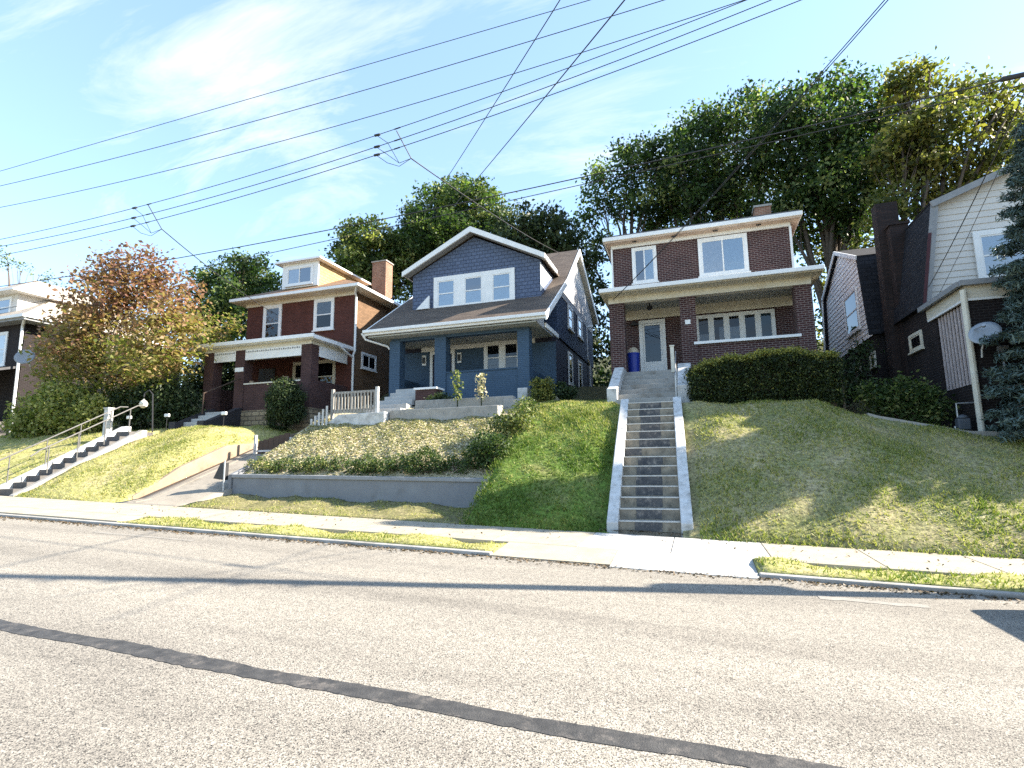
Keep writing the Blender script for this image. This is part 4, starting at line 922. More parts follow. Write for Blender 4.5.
m = MB(); m.box(6.56, 6.84, 17.2, 17.42, 2.3, 2.6); m.lathe((6.7, 17.3, 2.6), [(.13, 0), (.11, .07), (.04, .1)], 12); m.build('body', M['metergrey'], gm, bevel=.03)
m = MB(); m.tube([(6.52, 17.3, 1.9), (6.52, 17.3, 2.4)], .03, 8); m.tube([(6.6, 17.3, 2.62), (6.6, 17.3, 3.0), (6.98, 17.3, 3.0)], .025, 8); m.build('pipes', M['metal'], gm)
# garden edging of the right lawn
m = MB(); xs = np.linspace(4.3, 7.2, 14)
for a, b_ in zip(xs[:-1], xs[1:]):
    ya, yb = 16.4+.0*a, 16.4
    vs = [(x, 16.3+d, float(TE(x, 16.3))+zz) for x in (a, b_) for d in (0, .14) for zz in (-.2, .07)]
    m.add(vs, [(0, 1, 3, 2), (4, 6, 7, 5), (0, 4, 5, 1), (2, 3, 7, 6), (0, 2, 6, 4), (1, 5, 7, 3)])
tag(m.build('garden_edging', M['conc']), 'thin pale concrete edging curving along the top of the right lawn', 'edging')

# ================================================================== vegetation
LG = [(0, (0.012, 0.026, 0.011)), (.3, (0.034, 0.062, 0.020)), (.6, (0.074, 0.118, 0.036)), (.85, (0.180, 0.216, 0.072)), (1, (0.312, 0.312, 0.120))]
LY = [(0, (.025, .04, .014)), (.35, (.085, .10, .03)), (.65, (.19, .18, .05)), (1, (.36, .30, .085))]
LYG = [(0, (0.020, 0.037, 0.011)), (.35, (0.061, 0.094, 0.024)), (.65, (0.154, 0.187, 0.050)), (1, (0.363, 0.352, 0.121))]
LMAP = [(0, (.10, .13, .034)), (.25, (.25, .25, .075)), (.48, (.33, .235, .12)), (.7, (.35, .185, .13)), (1, (.24, .12, .095))]
LDK = [(0, (0.011, 0.023, 0.010)), (.5, (0.032, 0.055, 0.021)), (1, (0.098, 0.121, 0.046))]
LSH = [(0, (.022, .045, .012)), (.5, (.06, .10, .025)), (.8, (.14, .16, .045)), (1, (.28, .27, .10))]
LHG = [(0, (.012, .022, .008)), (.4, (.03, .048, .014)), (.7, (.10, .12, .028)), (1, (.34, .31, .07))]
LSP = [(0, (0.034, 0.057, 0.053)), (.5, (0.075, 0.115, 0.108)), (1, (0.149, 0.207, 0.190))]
M['leafgreen'] = leafmat('green_leaf', LG, trans=.5); M['leafyellow'] = leafmat('yellow_leaf', LY, trans=.45); M['leafyg'] = leafmat('yellowgreen_leaf', LYG, trans=.42)
M['leafmaple'] = leafmat('autumn_leaf', LMAP, trans=.5); M['leafdark'] = leafmat('dark_leaf', LDK, trans=.25); M['leafshrub'] = leafmat('shrub_leaf', LSH, trans=.3)
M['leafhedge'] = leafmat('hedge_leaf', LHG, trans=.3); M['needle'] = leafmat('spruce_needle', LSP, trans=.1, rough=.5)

GT = 'trees on the hill behind the houses'
def gtree(label, Y, lst, mat, bx, bz=4.5, **k):
    b = S(bx, 400, Y); return tree('hill_tree', label, 'tree', (b.x, b.y, bz), pb(Y, lst, k.pop('k', 1.13), k.pop('dy', 1.6)), mat, M['bark'], GT, **k)
def maple_t(P):
    z = P[:, 2]; return np.clip(.17+.115*(z-4.6)+.06*np.sin(P[:, 0]*2.2)+.05*np.sin(P[:, 0]*1.1+P[:, 2]*2)+RNG.normal(size=len(P))*.09, 0, 1)
b = S(100, 425, 18.6)
tree('maple_tree', 'spreading maple turning red and orange above, yellow green below, beside the long stairs', 'tree', (b.x, b.y, 3.2),
     pb(18.6, [(100, 300, 30), (140, 283, 32), (78, 322, 24), (178, 312, 30), (112, 338, 38), (160, 345, 40), (62, 352, 22), (80, 372, 28), (128, 382, 34), (170, 368, 20), (112, 268, 17), (150, 268, 20), (188, 285, 14), (62, 340, 18), (76, 366, 18), (50, 358, 12), (48, 372, 12), (92, 282, 16), (130, 258, 10), (60, 395, 15), (150, 385, 16)], 1, 1.3),
     M['leafmaple'], M['barkpale'], dens=28, per=28, rad=.34, size=.115, gap=.5, trunk=.2, tintf=maple_t, fork=.22, flat=.5, cut=lambda P: ~((P[:, 0] > -22.4) & (P[:, 1] > 18.6)))
q = S(225, 400, 23.5)
tree('side_tree', 'small yellow orange tree rising over the left end of the red porch roof', 'tree', (q.x, q.y, 3.3), pb(23.5, [(222, 332, 13), (208, 338, 12), (200, 318, 12), (232, 325, 9), (212, 352, 10), (192, 345, 12)], 1, .5),
     M['leafmaple'], M['barkpale'], dens=26, per=26, rad=.34, size=.12, gap=.5, trunk=.1, tintf=lambda P: np.clip(.3+RNG.normal(size=len(P))*.14, 0, 1), flat=.5, cut=lambda P: ~((P[:, 0] > -22.1) & (P[:, 1] > 21.8)))
gtree('round dark green tree behind the left side of the red brick house', 34, [(236, 282, 24), (262, 276, 20), (214, 302, 24), (246, 308, 30), (198, 322, 20), (284, 296, 16), (215, 330, 22), (240, 262, 10), (205, 285, 14)], M['leafgreen'], 236, dens=10)
gtree('light yellow green tree right of the small white dormer chimney', 36, [(370, 248, 28), (347, 258, 18), (390, 262, 26), (372, 285, 28), (352, 280, 20), (405, 280, 25), (360, 232, 14), (340, 270, 12)], M['leafyg'], 372, dens=11, gap=.3)
gtree('tall green tree rising straight behind the blue house dormer', 38, [(440, 215, 28), (470, 208, 26), (430, 242, 34), (495, 218, 20), (460, 242, 30), (442, 192, 12), (415, 222, 18), (480, 190, 10), (462, 190, 12), (490, 240, 24), (410, 250, 22)], M['leafgreen'], 450, dens=11, tintf=lambda P: np.clip(.55+RNG.normal(size=len(P))*.27, 0, 1))
gtree('dark dense tree behind the right shoulder of the blue house roof', 35, [(540, 232, 26), (566, 242, 20), (512, 236, 24), (588, 256, 14), (548, 262, 26), (520, 262, 26), (578, 275, 18), (525, 215, 10), (555, 215, 8), (592, 290, 14), (590, 320, 16), (596, 350, 16)], M['leafdark'], 545, dens=12, gap=.2)
gtree('airy open tree with visible forked limbs left of the brown brick house', 40, [(600, 192, 18), (628, 165, 22), (586, 215, 12), (645, 205, 22), (602, 242, 12), (660, 182, 22), (640, 158, 16), (618, 208, 14), (582, 240, 8), (668, 222, 16), (600, 170, 10), (662, 150, 14), (655, 225, 14), (672, 195, 16)], M['leafgreen'], 622, dens=11, per=34, gap=.42, rad=.42, trunk=.3)
gtree('broad dark oak standing centrally behind the brown brick house', 39, [(700, 145, 28), (738, 122, 28), (690, 182, 34), (730, 172, 38), (770, 152, 34), (762, 104, 18), (720, 205, 28), (672, 205, 18), (715, 122, 14), (682, 155, 18), (752, 200, 24), (700, 215, 18), (672, 160, 16), (690, 132, 16), (660, 170, 14), (745, 225, 16)], M['leafgreen'], 722, dens=8, gap=.4, rad=.5, trunk=.4, tintf=lambda P: np.clip(.42+RNG.normal(size=len(P))*.27, 0, 1))
gtree('tallest dark green tree right of the brown brick house chimney', 37, [(800, 112, 26), (830, 92, 22), (858, 86, 18), (822, 142, 36), (860, 132, 34), (802, 182, 36), (842, 190, 36), (782, 212, 26), (872, 178, 34), (832, 228, 22), (786, 136, 16), (802, 235, 20), (862, 222, 22), (790, 95, 12), (880, 110, 18), (890, 150, 20), (775, 120, 16), (890, 85, 12)], M['leafgreen'], 830, dens=9, gap=.36, rad=.48, trunk=.42, tintf=lambda P: np.clip(.46+RNG.normal(size=len(P))*.27, 0, 1))
gtree('golden yellow tree above the cream sided gable', 33, [(920, 92, 22), (958, 96, 20), (938, 130, 32), (978, 122, 24), (1000, 142, 22), (902, 130, 24), (958, 166, 26), (910, 170, 28), (1008, 115, 12), (888, 215, 22), (905, 100, 14), (990, 180, 20), (1030, 150, 24), (930, 72, 10), (985, 92, 12), (882, 160, 16), (868, 245, 12), (900, 75, 14), (1005, 95, 12), (940, 195, 20), (1020, 120, 16)], M['leafyellow'], 905, tintf=lambda P: np.clip(.58+RNG.normal(size=len(P))*.25, 0, 1), dens=11, gap=.45, trunk=.34, fork=.3)
gtree('small sunlit yellow green tree in the gap left of the white wing', 38, [(836, 252, 14), (830, 290, 12), (842, 236, 10), (828, 322, 10), (820, 270, 8), (838, 340, 12)], M['leafyellow'], 834, bz=4, dens=16, trunk=.12)
gtree('thin half bare tree behind the far left house', 42, [(8, 262, 9), (20, 268, 8), (40, 275, 7), (55, 282, 8), (-20, 255, 20)], M['leafyg'], 20, dens=5, per=12, gap=.5)
patch('hill', lambda X, Y: np.interp(Y, [31, 36, 45, 80], [2.4, 4.4, 7.5, 17])+X*0, -90, 60, 31, 80, M['hill'], 2, False)
n = 2600; g = np.random.default_rng(21); X = g.uniform(-48, 24, n); Y = g.uniform(32, 41, n)
Z = np.interp(Y, [31, 36, 45], [2.6, 4.6, 7.6])+g.uniform(0, 1, n)**.8*(3.4+1.0*np.sin(X*.5)+.7*np.sin(X*1.3))
C, tt = spread(np.stack([X, Y, Z], 1), 16, .5, np.clip(.4+g.normal(size=n)*.25, 0, 1), .12)
tag(leafcards('undergrowth', C, .2, tt, M['leafdark'], loc=(-12, 36, 4)), 'dark undergrowth covering the hillside behind the houses', 'undergrowth', kind='stuff')
def bush(name, label, blobs, mat, base_, cat='shrub', group=None, dens=260, per=7, rad=.09, size=.045, tint=.5, sd=.22, core=True, lit=None):
    t = thing(name, base_, label, cat, group)
    P = []
    for c, r in blobs:
        n = max(30, int(dens*r*r*4)); d = RNG.normal(size=(n, 3)); d /= np.linalg.norm(d, axis=1)[:, None]
        rr = r if hasattr(r, '__len__') else np.array([r, r, r])
        P.append(np.array(c)+d*rr*(RNG.uniform(.55, 1.03, n)**.5)[:, None])
    P = np.concatenate(P); P = P[P[:, 2] > base_[2]-.25]
    C, tt = spread(P, per, rad, np.clip(tint+RNG.normal(size=len(P))*sd, 0, 1), .14)
    leafcards('foliage', C, size, tt, mat, t)
    m = MB()
    for c, r in blobs[:6]:
        m.tube([base_, ((base_[0]+c[0])/2+.05, (base_[1]+c[1])/2, (base_[2]+c[2])/2), c], [.035, .025, .01], 5)
    m.build('stem', M['bark'], t)
    return t
def sbl(Y, lst):
    out = []
    for x, y, r in lst:
        c = S(x, y, Y+random.uniform(-.2, .2)); out.append(((c.x, c.y, c.z), r*(c-CAM).dot(fw)/F))
    return out
def sbush(name, label, Y, lst, mat, bx, by, **k):
    q = S(bx, by, Y); return bush(name, label, sbl(Y, lst), mat, (q.x, q.y, q.z), **k)
sbush('garden_shrub', 'large loose yellow green shrub at the left of the long stairs', 17.2, [(40, 415, 20), (70, 408, 22), (92, 412, 16), (30, 428, 16), (55, 430, 18), (85, 425, 16), (60, 396, 14)], M['leafyg'], 60, 445, dens=70, per=10, rad=.2, size=.085, tint=.85)
sbush('garden_shrub', 'dark shrubbery under the maple beside the white gate post', 18.6, [(130, 405, 16), (155, 400, 18), (178, 402, 18), (140, 418, 14), (168, 415, 14)], M['leafdark'], 155, 428, dens=70, per=10, rad=.2, size=.085)
sbush('garden_shrub', 'dark thicket seen through the open left end of the red house porch', 27, [(222, 368, 16), (214, 350, 14), (230, 388, 14), (204, 378, 16), (240, 360, 14)], M['leafdark'], 222, 400, dens=40, per=12, rad=.26, size=.11)
sbush('evergreen_shrub', 'tall dense dark evergreen shrub against the red house porch wall', 18.4, [(285, 392, 14), (283, 406, 15), (280, 418, 12), (295, 398, 10), (292, 412, 12), (276, 396, 9)], M['leafdark'], 283, 426, dens=330, per=7, rad=.08, size=.045)
sbush('small_shrub', 'small yellow green bush below the white basement window', 18.2, [(328, 424, 7), (333, 430, 6), (323, 430, 6)], M['leafyg'], 328, 437, dens=300, rad=.08, size=.05, tint=.7)
sbush('clipped_shrub', 'clipped boxy pale green shrub at the right corner of the blue porch', 18.5, [(537, 384, 6), (547, 384, 6), (537, 396, 7), (547, 396, 7), (542, 390, 9)], M['leafhedge'], 542, 403, dens=420, rad=.06, size=.04, tint=.75)
sbush('clipped_shrub', 'dark rounded shrub just right of the clipped pale shrub', 20.6, [(560, 391, 8), (569, 393, 7), (562, 399, 7)], M['leafdark'], 564, 404, dens=300, rad=.07, size=.045)
sbush('bank_shrub', 'largest dark rounded shrub at the right end of the leafy bank', 13.6, [(485, 446, 15), (492, 456, 14), (478, 458, 14), (498, 444, 10)], M['leafshrub'], 486, 472, dens=260, rad=.08, size=.04, tint=.3)
sbush('bank_shrub', 'loose pale shrub sprawling up the bank below the concrete planters', 15.2, [(512, 420, 11), (505, 430, 11), (520, 424, 10), (525, 410, 9), (512, 440, 9), (500, 422, 8)], M['leafshrub'], 510, 448, dens=170, rad=.1, size=.045, tint=.72)
sbush('bank_shrub', 'low green shrub beside the end block of the planters', 16.6, [(526, 404, 7), (534, 408, 6), (522, 410, 6)], M['leafshrub'], 527, 414, dens=260, rad=.08, size=.04, tint=.6)
gl = 'low shrubs along the top of the grey retaining wall'
for i, (x0, r, tn, lb) in enumerate(((262, 8, .75, 'small bright shrub at the far left end of the grey wall'), (285, 8.5, .5, 'second low shrub from the left above the grey wall'), (314, 9, .5, 'low shrub above the left third of the grey wall'), (342, 8.5, .45, 'yellowish low shrub left of the middle of the grey wall'), (368, 9, .4, 'low shrub above the middle of the grey wall'), (396, 10, .4, 'mid green low shrub right of the middle of the grey wall'), (425, 13, .3, 'darker taller low shrub above the right third of the grey wall'), (453, 8.5, .35, 'low shrub next to the largest dark bank shrub'))):
    sbush('wall_shrub', lb, 13.5, [(x0, 472-r*.9, r), (x0-10, 472-r*.6, r*.75), (x0+10, 472-r*.6, r*.75)], M['leafshrub'], x0, 474, group=gl, dens=230, rad=.07, size=.036, tint=tn)
def flower(px, py, ph, lb, mat):
    q = S(px, py, 17.2); tp = S(px, py-ph, 17.2)
    t = thing('planter_plant', (q.x, q.y, q.z), lb, 'plant', 'tall plants in the concrete planter')
    m = MB(); m.tube([(q.x, q.y, q.z-.3), (q.x+.03, q.y, (q.z+tp.z)/2), (tp.x, tp.y, tp.z)], [.025, .02, .01], 6); m.build('stem', M['leafyg'], t)
    n = 170; u = RNG.uniform(.2, 1.05, n); w = .09*np.ones(n)
    C = np.stack([q.x+RNG.normal(size=n)*w, q.y+RNG.normal(size=n)*w, q.z+(tp.z-q.z)*u], 1)
    leafcards('leaves', C, .055, np.clip(.65+RNG.normal(size=n)*.25, 0, 1), mat, t)
flower(457, 408, 36, 'slim tall pale plant in the planter before the blue porch wall', M['leafyg'])
flower(481, 405, 30, 'bushier cream leaved plant right of the slim one in the planter', M['litter'])
sbush('planter_plant', 'dark low foliage spilling beside the white capped stone planter', 18.0, [(440, 398, 5), (448, 400, 4), (432, 400, 4)], M['leafdark'], 440, 405, dens=300, rad=.07, size=.045, cat='plant')
sbush('yew_bush', 'low spreading dark green yew before the side wall of the gambrel house', 18.0, [(880, 396, 14), (900, 392, 15), (920, 398, 16), (935, 408, 14), (905, 408, 16), (890, 412, 12), (925, 418, 12), (868, 392, 10)], M['leafgreen'], 905, 425, dens=110, per=9, rad=.14, size=.055, tint=.6)
sbush('climbing_shrub', 'straggling dark shrub between the hedge and the white wing', 21.5, [(842, 372, 10), (850, 385, 12), (858, 365, 10), (862, 350, 7), (845, 395, 10)], M['leafdark'], 850, 405, dens=70, per=8, rad=.16, size=.07)
# clipped hedge
hd = thing('hedge', (1.95, 17.3, 3.15), 'long clipped box hedge with a yellow top tinted as if sunlit in front of the brown brick porch', 'hedge')
n = 5200; a = RNG.uniform(0, 1, n); face = RNG.uniform(size=n)
x = .02+a*3.82; topz = np.interp(x, [0, .35, 1.2, 2.6, 4.1], [4.05, 4.34, 4.55, 4.6, 4.42])+.05*np.sin(x*3.1)+.03*np.sin(x*7)
bot = 3.12
y = np.where(face < .5, 16.72, 16.72+RNG.uniform(0, 1, n)*1.5); z = np.where(face < .5, bot+(topz-bot)*RNG.uniform(0, 1, n), topz)
side = face > .9; x = np.where(side, np.where(RNG.uniform(size=n) < .5, .02, 3.84), x); z = np.where(side, bot+(4.3-bot)*RNG.uniform(0, 1, n), z)
rnd = np.clip((z-topz+.35)/.35, 0, 1); y = np.where(face < .5, y+rnd**2*.3, y)
P = np.stack([x, y, z], 1)+RNG.normal(size=(n, 3))*.045
C, tt = spread(P, 9, .065, np.clip(.3+.62*np.clip((P[:, 2]-topz+.16)/.16, 0, 1)+RNG.normal(size=n)*.16, 0, 1), .15)  # sunlight put into the tint as a yellow top, shade as a dark front
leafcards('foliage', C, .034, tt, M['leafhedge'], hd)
m = MB(); xs = np.linspace(.12, 3.74, 16)
tz = lambda q: float(np.interp(q, [0, .35, 1.2, 2.6, 4.1], [4.05, 4.34, 4.55, 4.6, 4.42]))-.1
for p0, p1 in zip(xs[:-1], xs[1:]): m.prism([(p0, 16.86, 3.0), (p1, 16.86, 3.0), (p1, 16.86, tz(p1)-.1), (p0, 16.86, tz(p0)-.1)], (0, 1.2, 0))
m.build('blocking_core', M['woodd'], hd)  # solid core added inside the leaves to block light
m = MB()
for i in range(14): xx = .15+i*.29; m.tube([(xx, 16.9, 2.9), (xx+random.uniform(-.1, .1), 16.8, 3.5), (xx+random.uniform(-.2, .2), 16.75, 4.0)], [.03, .02, .01], 5)
m.build('stems', M['bark'], hd)
# blue spruce
sx, sy, sz = 8.6, 15.7, 2.0
t = thing('spruce_tree', (sx, sy, sz), 'blue grey spruce with drooping needle boughs in front of the gambrel house', 'tree')
m = MB(); H = 7.9; m.tube([(sx, sy, sz-.4), (sx, sy, sz+H*.5), (sx, sy, sz+H)], [.2, .13, .02], 10)
Cs = []; Ts = []
k = 0
for i in range(210):
    f = (i+.5)/210; zz = .25+H*.985*f; L = (1.88*(1-f)**.5+.1)*random.uniform(.8, 1.12); th = i*2.39996+random.uniform(-.3, .3)
    d = Vector((math.cos(th), math.sin(th), 0)); a = Vector((sx, sy, sz+zz)); droop = -.28*(1-f)+.1
    pts = [a, a+d*L*.5+Vector((0, 0, L*(droop*.5+.05))), a+d*L+Vector((0, 0, L*droop))]
    m.tube(pts, [.03*(1-f)+.008, .018, .005], 5)
    side = Vector((-d.y, d.x, 0)); nn = int(70*L+12)
    for j in range(nn):
        s = random.uniform(.12, 1)**.8; p = pts[0].lerp(pts[1], s*2) if s < .5 else pts[1].lerp(pts[2], s*2-1)
        w = (.34*L*(1-s)+.12)*random.uniform(-1, 1)
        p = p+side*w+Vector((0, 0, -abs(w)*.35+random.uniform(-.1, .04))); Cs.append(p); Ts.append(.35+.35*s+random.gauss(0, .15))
m.build('trunk', M['bark'], t, smooth=True)
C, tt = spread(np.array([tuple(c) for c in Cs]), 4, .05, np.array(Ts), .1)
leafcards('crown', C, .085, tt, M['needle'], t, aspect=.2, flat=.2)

# ================================================================== wires, pole, parked car
def wire(name, pts, rad, label, cat='wire', group=None, mat='cable'):
    m = MB(); m.tube(pts, rad, 6); o = m.build(name, M[mat], smooth=True); return tag(o, label, cat, group)
def street_wire(px, Y, rad, label, group, x0=-46, x1=8.3):
    q = [S(a, b_, Y) for a, b_ in px]; co = np.polyfit([p.x for p in q], [p.z for p in q], 2 if len(q) > 2 else 1)
    if len(co) == 3 and co[0] < 0: co = np.polyfit([p.x for p in q], [p.z for p in q], 1)
    z = lambda x: float(np.polyval(co, x))
    xs = np.linspace(x0, x1, 60); return wire('power_line', [(x, Y, z(x)) for x in xs], rad, label, 'power line', group), z
gw = 'power lines running along the street'
W = {}
for key, px, Y, rad, lb in (
    ('a', [(0, 172), (255, 95), (595, 0)], 10.6, .0085, 'topmost of the six street power lines'),
    ('b', [(0, 186), (255, 121), (664, 0)], 9.6, .0085, 'second highest of the six street power lines'),
    ('c', [(0, 208), (255, 145), (512, 80), (735, 0)], 10.1, .0085, 'third power line from the top, the first without a splice'),
    ('d', [(0, 240), (140, 205), (385, 134), (745, 0)], 10.1, .0085, 'upper of the three spliced power lines'),
    ('e', [(0, 247), (140, 215), (380, 147), (770, 0)], 10.1, .009, 'middle of the three spliced power lines'),
    ('f', [(0, 256), (140, 223), (380, 155), (800, 0)], 10.1, .009, 'lowest of the three spliced power lines')):
    o, W[key] = street_wire(px, Y, rad, lb, gw)
o, zt1 = street_wire([(215, 250), (350, 230), (500, 192), (580, 177), (962, 90), (1018, 77)], 10.1, .0105, 'thicker upper telephone cable crossing in front of the hill trees', gw)
o, zt2 = street_wire([(275, 252), (490, 205), (580, 185)], 10.1, .008, 'thin lower telephone cable crossing in front of the hill trees', gw, x1=8.3)
q = S(1018, 77, 10.1); m = MB(); m.tube([(q.x-.25, 10.1, zt1(q.x-.25)), (q.x-.2, 10.1, zt1(q.x)), (q.x+.3, 10.1, zt1(q.x+.3)), (q.x+.35, 10.1, zt1(q.x+.35))], [.015, .042, .042, .015], 8)
tag(m.build('cable_splice', M['cable']), 'black splice case on the telephone cable at the right edge', 'splice')
def sag(p0, p1, s, n=24):
    p0, p1 = Vector(p0), Vector(p1); return [p0.lerp(p1, i/n)-Vector((0, 0, s*4*(i/n)*(1-i/n))) for i in range(n+1)]
def splice(px, keys, lb, end, lb2):
    c = thing('line_splice', (S(px, 150, 10.1).x, 10.1, W['e'](S(px, 150, 10.1).x)), lb, 'splice', 'tap splices on the street lines')
    w_ = MB(); x = S(px, 150, 10.1).x; j = Vector((x+.75, 10.35, W['f'](x)-.1))
    for k_ in keys:
        z = W[k_](x); m = MB(); m.tube([(x-.07, 10.1, z), (x+.07, 10.1, z)], .028, 8); m.build('clamp', M['cable'], c); m = MB(); m.tube([(x+.45, 10.1, W[k_](x+.45)), (x+.6, 10.1, W[k_](x+.6))], .016, 6); m.build('clamp', M['cable'], c)
        w_.tube([(x, 10.1, z-.02), (x+.25, 10.15, z-.22), (x+.5, 10.25, z-.3 if z-.3 < j.z else j.z-.12), j], .007, 5)
    w_.tube([(x+.5, 10.1, W['d'](x)), j], .012, 5)
    w_.build('jumper', M['cable'], c)
    wire('service_drop', sag(j, end, .15), .013, lb2, 'wire', 'service drops to the houses')
e1 = S(561, 250, 26.6); e2 = S(300, 318, 21.9)
splice(377, 'def', 'black tap splice with looping jumpers on the street lines, the one above the blue house', (e1.x, e1.y, 12.35), 'service drop from the right tap splice to the blue house ridge')
splice(140, 'def', 'black tap splice with looping jumpers on the street lines, the one above the maple', (-20.0, 21.98, 9.3), 'service drop from the left tap splice to the red brick house')
pa = S(557, 0, 9); pa2 = S(443, 183, 16.5); dv = (pa2-pa)
wire('service_drop', sag(pa-dv*.9, pa+dv*1.35, .1), .010, 'straight thin wire crossing steeply over the street lines toward the hill trees', 'wire')
pa = S(620, 0, 8); pa2 = S(470, 186, 17); dv = (pa2-pa)
wire('service_drop', sag(pa-dv*.9, pa+dv*1.3, .1), .012, 'thicker straight wire crossing steeply over the street lines toward the blue house', 'wire')
e3 = S(613, 300, 19.9); pa = S(863, 0, 8.0); dv = e3-pa
for k_, lb in ((0, 'left of the twin service wires descending to the brown house porch'), (1, 'right of the twin service wires descending to the brown house porch')):
    wire('service_drop', sag(pa-dv*.8+Vector((.12*k_, 0, .05*k_)), (e3.x+.02*k_, e3.y-.02, e3.z), .35), .008, lb, 'wire', 'service drops to the houses')
p0 = S(1024, 86, 10.3); p1 = S(928, 288, 19.3); dv = p1-p0
wire('service_drop', sag(p0-dv*.25, (p1.x-.02, 19.2, p1.z), .15), .010, 'wire descending across the cream siding to its lower left corner', 'wire', 'service drops to the houses')
p0 = S(1024, 110, 10.3); p1 = S(938, 296, 19.2); dv = p1-p0
wire('service_drop', sag(p0-dv*.25, (p1.x, 19.2, p1.z), .1), .006, 'thin second wire descending across the cream siding', 'wire', 'service drops to the houses')
p0 = S(1024, 84, 10.1); p1 = S(915, 195, 22); dv = p1-p0
wire('service_drop', sag(p0-dv*.25, p1, .1), .010, 'wire passing before the golden tree to the sooty chimney', 'wire', 'service drops to the houses')
# utility pole beyond the right edge; its shadow crosses the road
PX, PY = 8.3, 10.12
up_ = thing('utility_pole', (PX, PY, base(PX)), 'brown wooden utility pole with a grey transformer beside the right sidewalk', 'utility pole')
m = MB(); m.tube([(PX, PY, base(PX)-.5), (PX, PY, 6), (PX, PY, 12.6)], [.17, .145, .12], 14); m.build('pole', M['polewood'], up_, smooth=True)
m = MB(); m.lathe((PX-.42, PY+.0, 4.42), [(.2, 0), (.26, .03), (.27, .9), (.24, .97), (.08, 1.0)], 18); m.box(PX-.2, PX-.1, PY-.05, PY+.05, 4.6, 5.1); m.build('transformer', M['metal'], up_, smooth=False)
for zz in (8.5, 9.0, 9.5, 10.0, 10.5, 11.0): m = MB(); m.tube([(PX, PY-.13, zz), (PX, PY-.2, zz), (PX, PY-.26, zz)], [.03, .055, .03], 8); m.build('insulator', M['metal'], up_)
# parked car just outside the right edge; its shadow reaches the road
cx0, cy0 = 3.98, 6.4; gz = base(7)
cr = thing('parked_car', (6.03, 7.25, gz), 'dark grey hatchback parked at the kerb under the utility pole', 'car')
m = MB(); W_ = 1.72
prof = [(0, .35), (.02, .75), (.12, .98), (.35, 1.02), (.75, 1.42), (1.1, 1.5), (2.1, 1.48), (2.9, 1.02), (3.7, .9), (4.05, .72), (4.1, .4), (3.6, .28), (.4, .28)]
ins = lambda z: .0 if z < 1.03 else .16*(z-1.0)/.5
L_ = [(cx0+x, cy0+ins(z), gz+z) for x, z in prof]; R_ = [(cx0+x, cy0+W_-ins(z), gz+z) for x, z in prof]; n = len(prof)
m.add(L_+R_, [tuple(range(n)), tuple(range(2*n-1, n-1, -1))]+[(i, (i+1) % n, n+(i+1) % n, n+i) for i in range(n)]); m.build('body', M['carpaint'], cr, bevel=.05)
m = MB()
for s in (0, 1):
    yy = lambda z: (cy0+ins(z)-.004) if s == 0 else (cy0+W_-ins(z)+.004)
    for xs_ in ([(.62, 1.06), (1.35, 1.06), (1.35, 1.4), (.88, 1.38)], [(1.42, 1.06), (2.68, 1.06), (2.1, 1.41), (1.42, 1.41)]): m.add([(cx0+x, yy(z), gz+z) for x, z in xs_], [(0, 1, 2, 3)])
m.build('side_window', M['door'], cr, recalc=False)
for x in (.75, 3.25):
    for yy in (cy0+.0, cy0+W_-.2):
        w = MB(); vs = [(cx0+x+.31*math.cos(q*math.pi/10), yy+d, gz+.31+.31*math.sin(q*math.pi/10)) for d in (-.01, .21) for q in range(20)]
        w.add(vs, [tuple(range(20)), tuple(range(39, 19, -1))]+[(i, (i+1) % 20, 20+(i+1) % 20, 20+i) for i in range(20)]); wh_ = w.build('wheel', M['red'], cr)
        w = MB(); vs = [(cx0+x+.2*math.cos(q*math.pi/8), yy+d, gz+.31+.2*math.sin(q*math.pi/8)) for d in (-.025, .225) for q in range(16)]
        w.add(vs, [tuple(range(16)), tuple(range(31, 15, -1))]+[(i, (i+1) % 16, 16+(i+1) % 16, 16+i) for i in range(16)]); w.build('rim', M['metal'], wh_)
for yy in (cy0+.1, cy0+W_-.4): part('headlight', M['white'], cr, (cx0+4.03, cx0+4.1, yy, yy+.3, gz+.6, gz+.74)); part('tail_light', M['maroon'], cr, (cx0-.01, cx0+.05, yy, yy+.3, gz+.7, gz+.9))

# ================================================================== light
EL, AZ = R(31.5), R(18)           # sun low over the right, slightly behind the houses
sd = Vector((math.cos(EL)*math.cos(AZ), math.cos(EL)*math.sin(AZ), math.sin(EL)))
sun = bpy.data.lights.new('sun', 'SUN'); sun.energy = 5.0; sun.angle = R(.53); sun.color = (1, .91, .77)
so = bpy.data.objects.new('sun', sun); COL.objects.link(so); so.rotation_euler = sd.to_track_quat('Z', 'Y').to_euler(); so.location = sd*60
w = bpy.data.worlds.new('World'); scn.world = w; w.use_nodes = True
N, L = w.node_tree.nodes, w.node_tree.links; bg = N['Background']
sky = N.new('ShaderNodeTexSky'); sky.sky_type = 'NISHITA'; sky.sun_disc = False; sky.sun_elevation = EL; sky.sun_rotation = R(90)-AZ
sky.air_density = 1.0; sky.dust_density = .35; sky.ozone_density = 1.5
tc = N.new('ShaderNodeTexCoord')
sx_ = N.new('ShaderNodeSeparateXYZ'); L.new(tc.outputs['Generated'], sx_.inputs[0])
def mth(op, a, b=None):
    n_ = N.new('ShaderNodeMath'); n_.operation = op
    for i, q in enumerate((a, b)):
        if q is None: continue
        if isinstance(q, (int, float)): n_.inputs[i].default_value = q
        else: L.new(q, n_.inputs[i])
    return n_.outputs[0]
den = mth('ADD', mth('MAXIMUM', sx_.outputs[2], 0.0), .18)
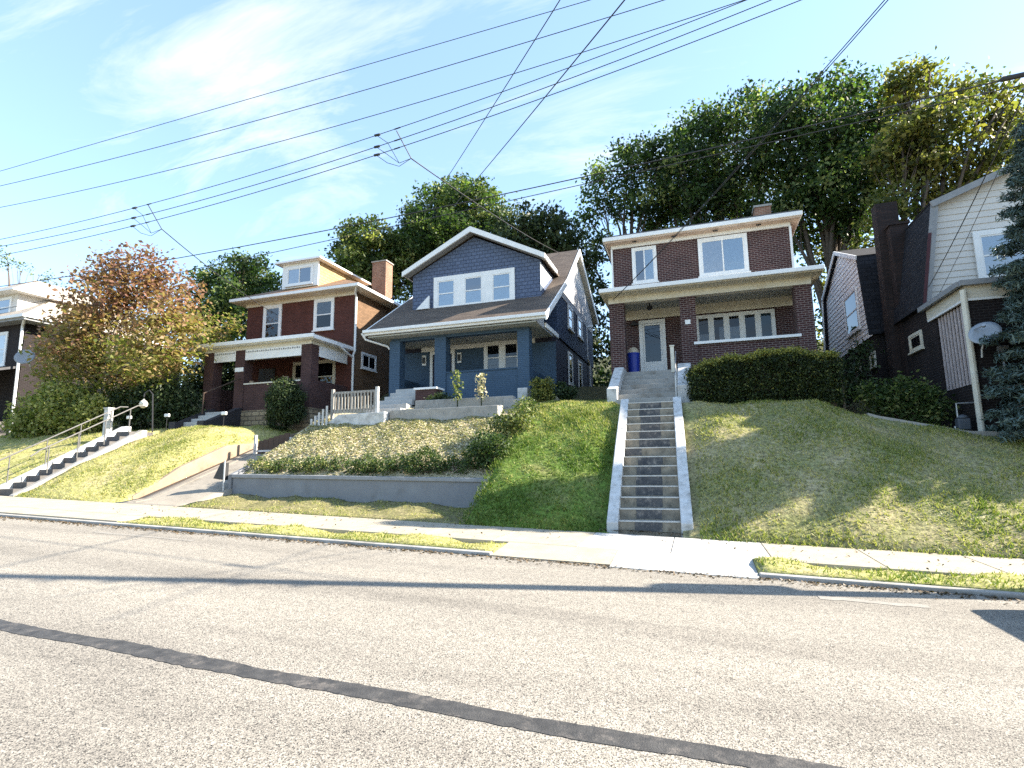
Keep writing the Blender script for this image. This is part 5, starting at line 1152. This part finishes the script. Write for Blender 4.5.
cb = N.new('ShaderNodeCombineXYZ'); L.new(mth('DIVIDE', sx_.outputs[0], den), cb.inputs[0]); L.new(mth('DIVIDE', sx_.outputs[1], den), cb.inputs[1])
mp = N.new('ShaderNodeMapping'); mp.inputs['Rotation'].default_value = (0, 0, R(-28)); mp.inputs['Scale'].default_value = (.55, 1.7, 1); mp.inputs['Location'].default_value = (.35, .2, 0); L.new(cb.outputs[0], mp.inputs['Vector'])
n1 = noise(N, L, mp.outputs[0], 2.2, 12, .66); n1.inputs['Distortion'].default_value = .8
r1 = ramp(N, [(.47, (0, 0, 0)), (.74, (1, 1, 1))])
def cloud_bank(px, py, qx, qy, wid):      # a bank of thin cloud between two bearings of the sky
    def dome(d): d = d.normalized(); k = max(d.z, 0)+.18; return Vector((d.x/k, d.y/k, 0))
    a, b_ = dome(ray(px, py)), dome(ray(qx, qy)); c = (a+b_)/2; h_ = (b_-a).length/2; an = math.atan2(b_.y-a.y, b_.x-a.x)
    sb = N.new('ShaderNodeVectorMath'); sb.operation = 'SUBTRACT'; L.new(cb.outputs[0], sb.inputs[0]); sb.inputs[1].default_value = c
    ro = N.new('ShaderNodeVectorRotate'); ro.rotation_type = 'Z_AXIS'; ro.inputs['Angle'].default_value = -an; L.new(sb.outputs[0], ro.inputs['Vector'])
    sc = N.new('ShaderNodeVectorMath'); sc.operation = 'DIVIDE'; L.new(ro.outputs[0], sc.inputs[0]); sc.inputs[1].default_value = (h_, wid, 1)
    le = N.new('ShaderNodeVectorMath'); le.operation = 'LENGTH'; L.new(sc.outputs[0], le.inputs[0])
    return mth('MULTIPLY', mth('MAXIMUM', mth('SUBTRACT', 1.35, le.outputs['Value']), 0.0), .10)
bias = mth('ADD', cloud_bank(470, 118, 720, 118, .22), cloud_bank(60, 40, 330, 170, .3))
L.new(mth('ADD', n1.outputs['Fac'], mth('SUBTRACT', bias, .06)), r1.inputs['Fac'])
mx = N.new('ShaderNodeMix'); mx.data_type = 'RGBA'
cf = mth('MULTIPLY', r1.outputs['Color'], .8); L.new(cf, mx.inputs['Factor'])
pale = N.new('ShaderNodeMix'); pale.data_type = 'RGBA'; pale.inputs['Factor'].default_value = .42
L.new(sky.outputs[0], pale.inputs['A']); pale.inputs['B'].default_value = (1.0, 1.52, 2.15, 1)
L.new(pale.outputs['Result'], mx.inputs['A']); mx.inputs['B'].default_value = (2.5, 2.6, 2.6, 1)
L.new(mx.outputs['Result'], bg.inputs['Color']); bg.inputs['Strength'].default_value = .14
vs_ = scn.view_settings; vs_.view_transform = 'Standard'; vs_.look = 'None'; vs_.gamma = 1; vs_.exposure = 1.95; vs_.use_curve_mapping = False
scn.cycles.max_bounces = 6; scn.cycles.transparent_max_bounces = 8; scn.cycles.use_denoising = False
scn.cycles.caustics_reflective = False; scn.cycles.caustics_refractive = False
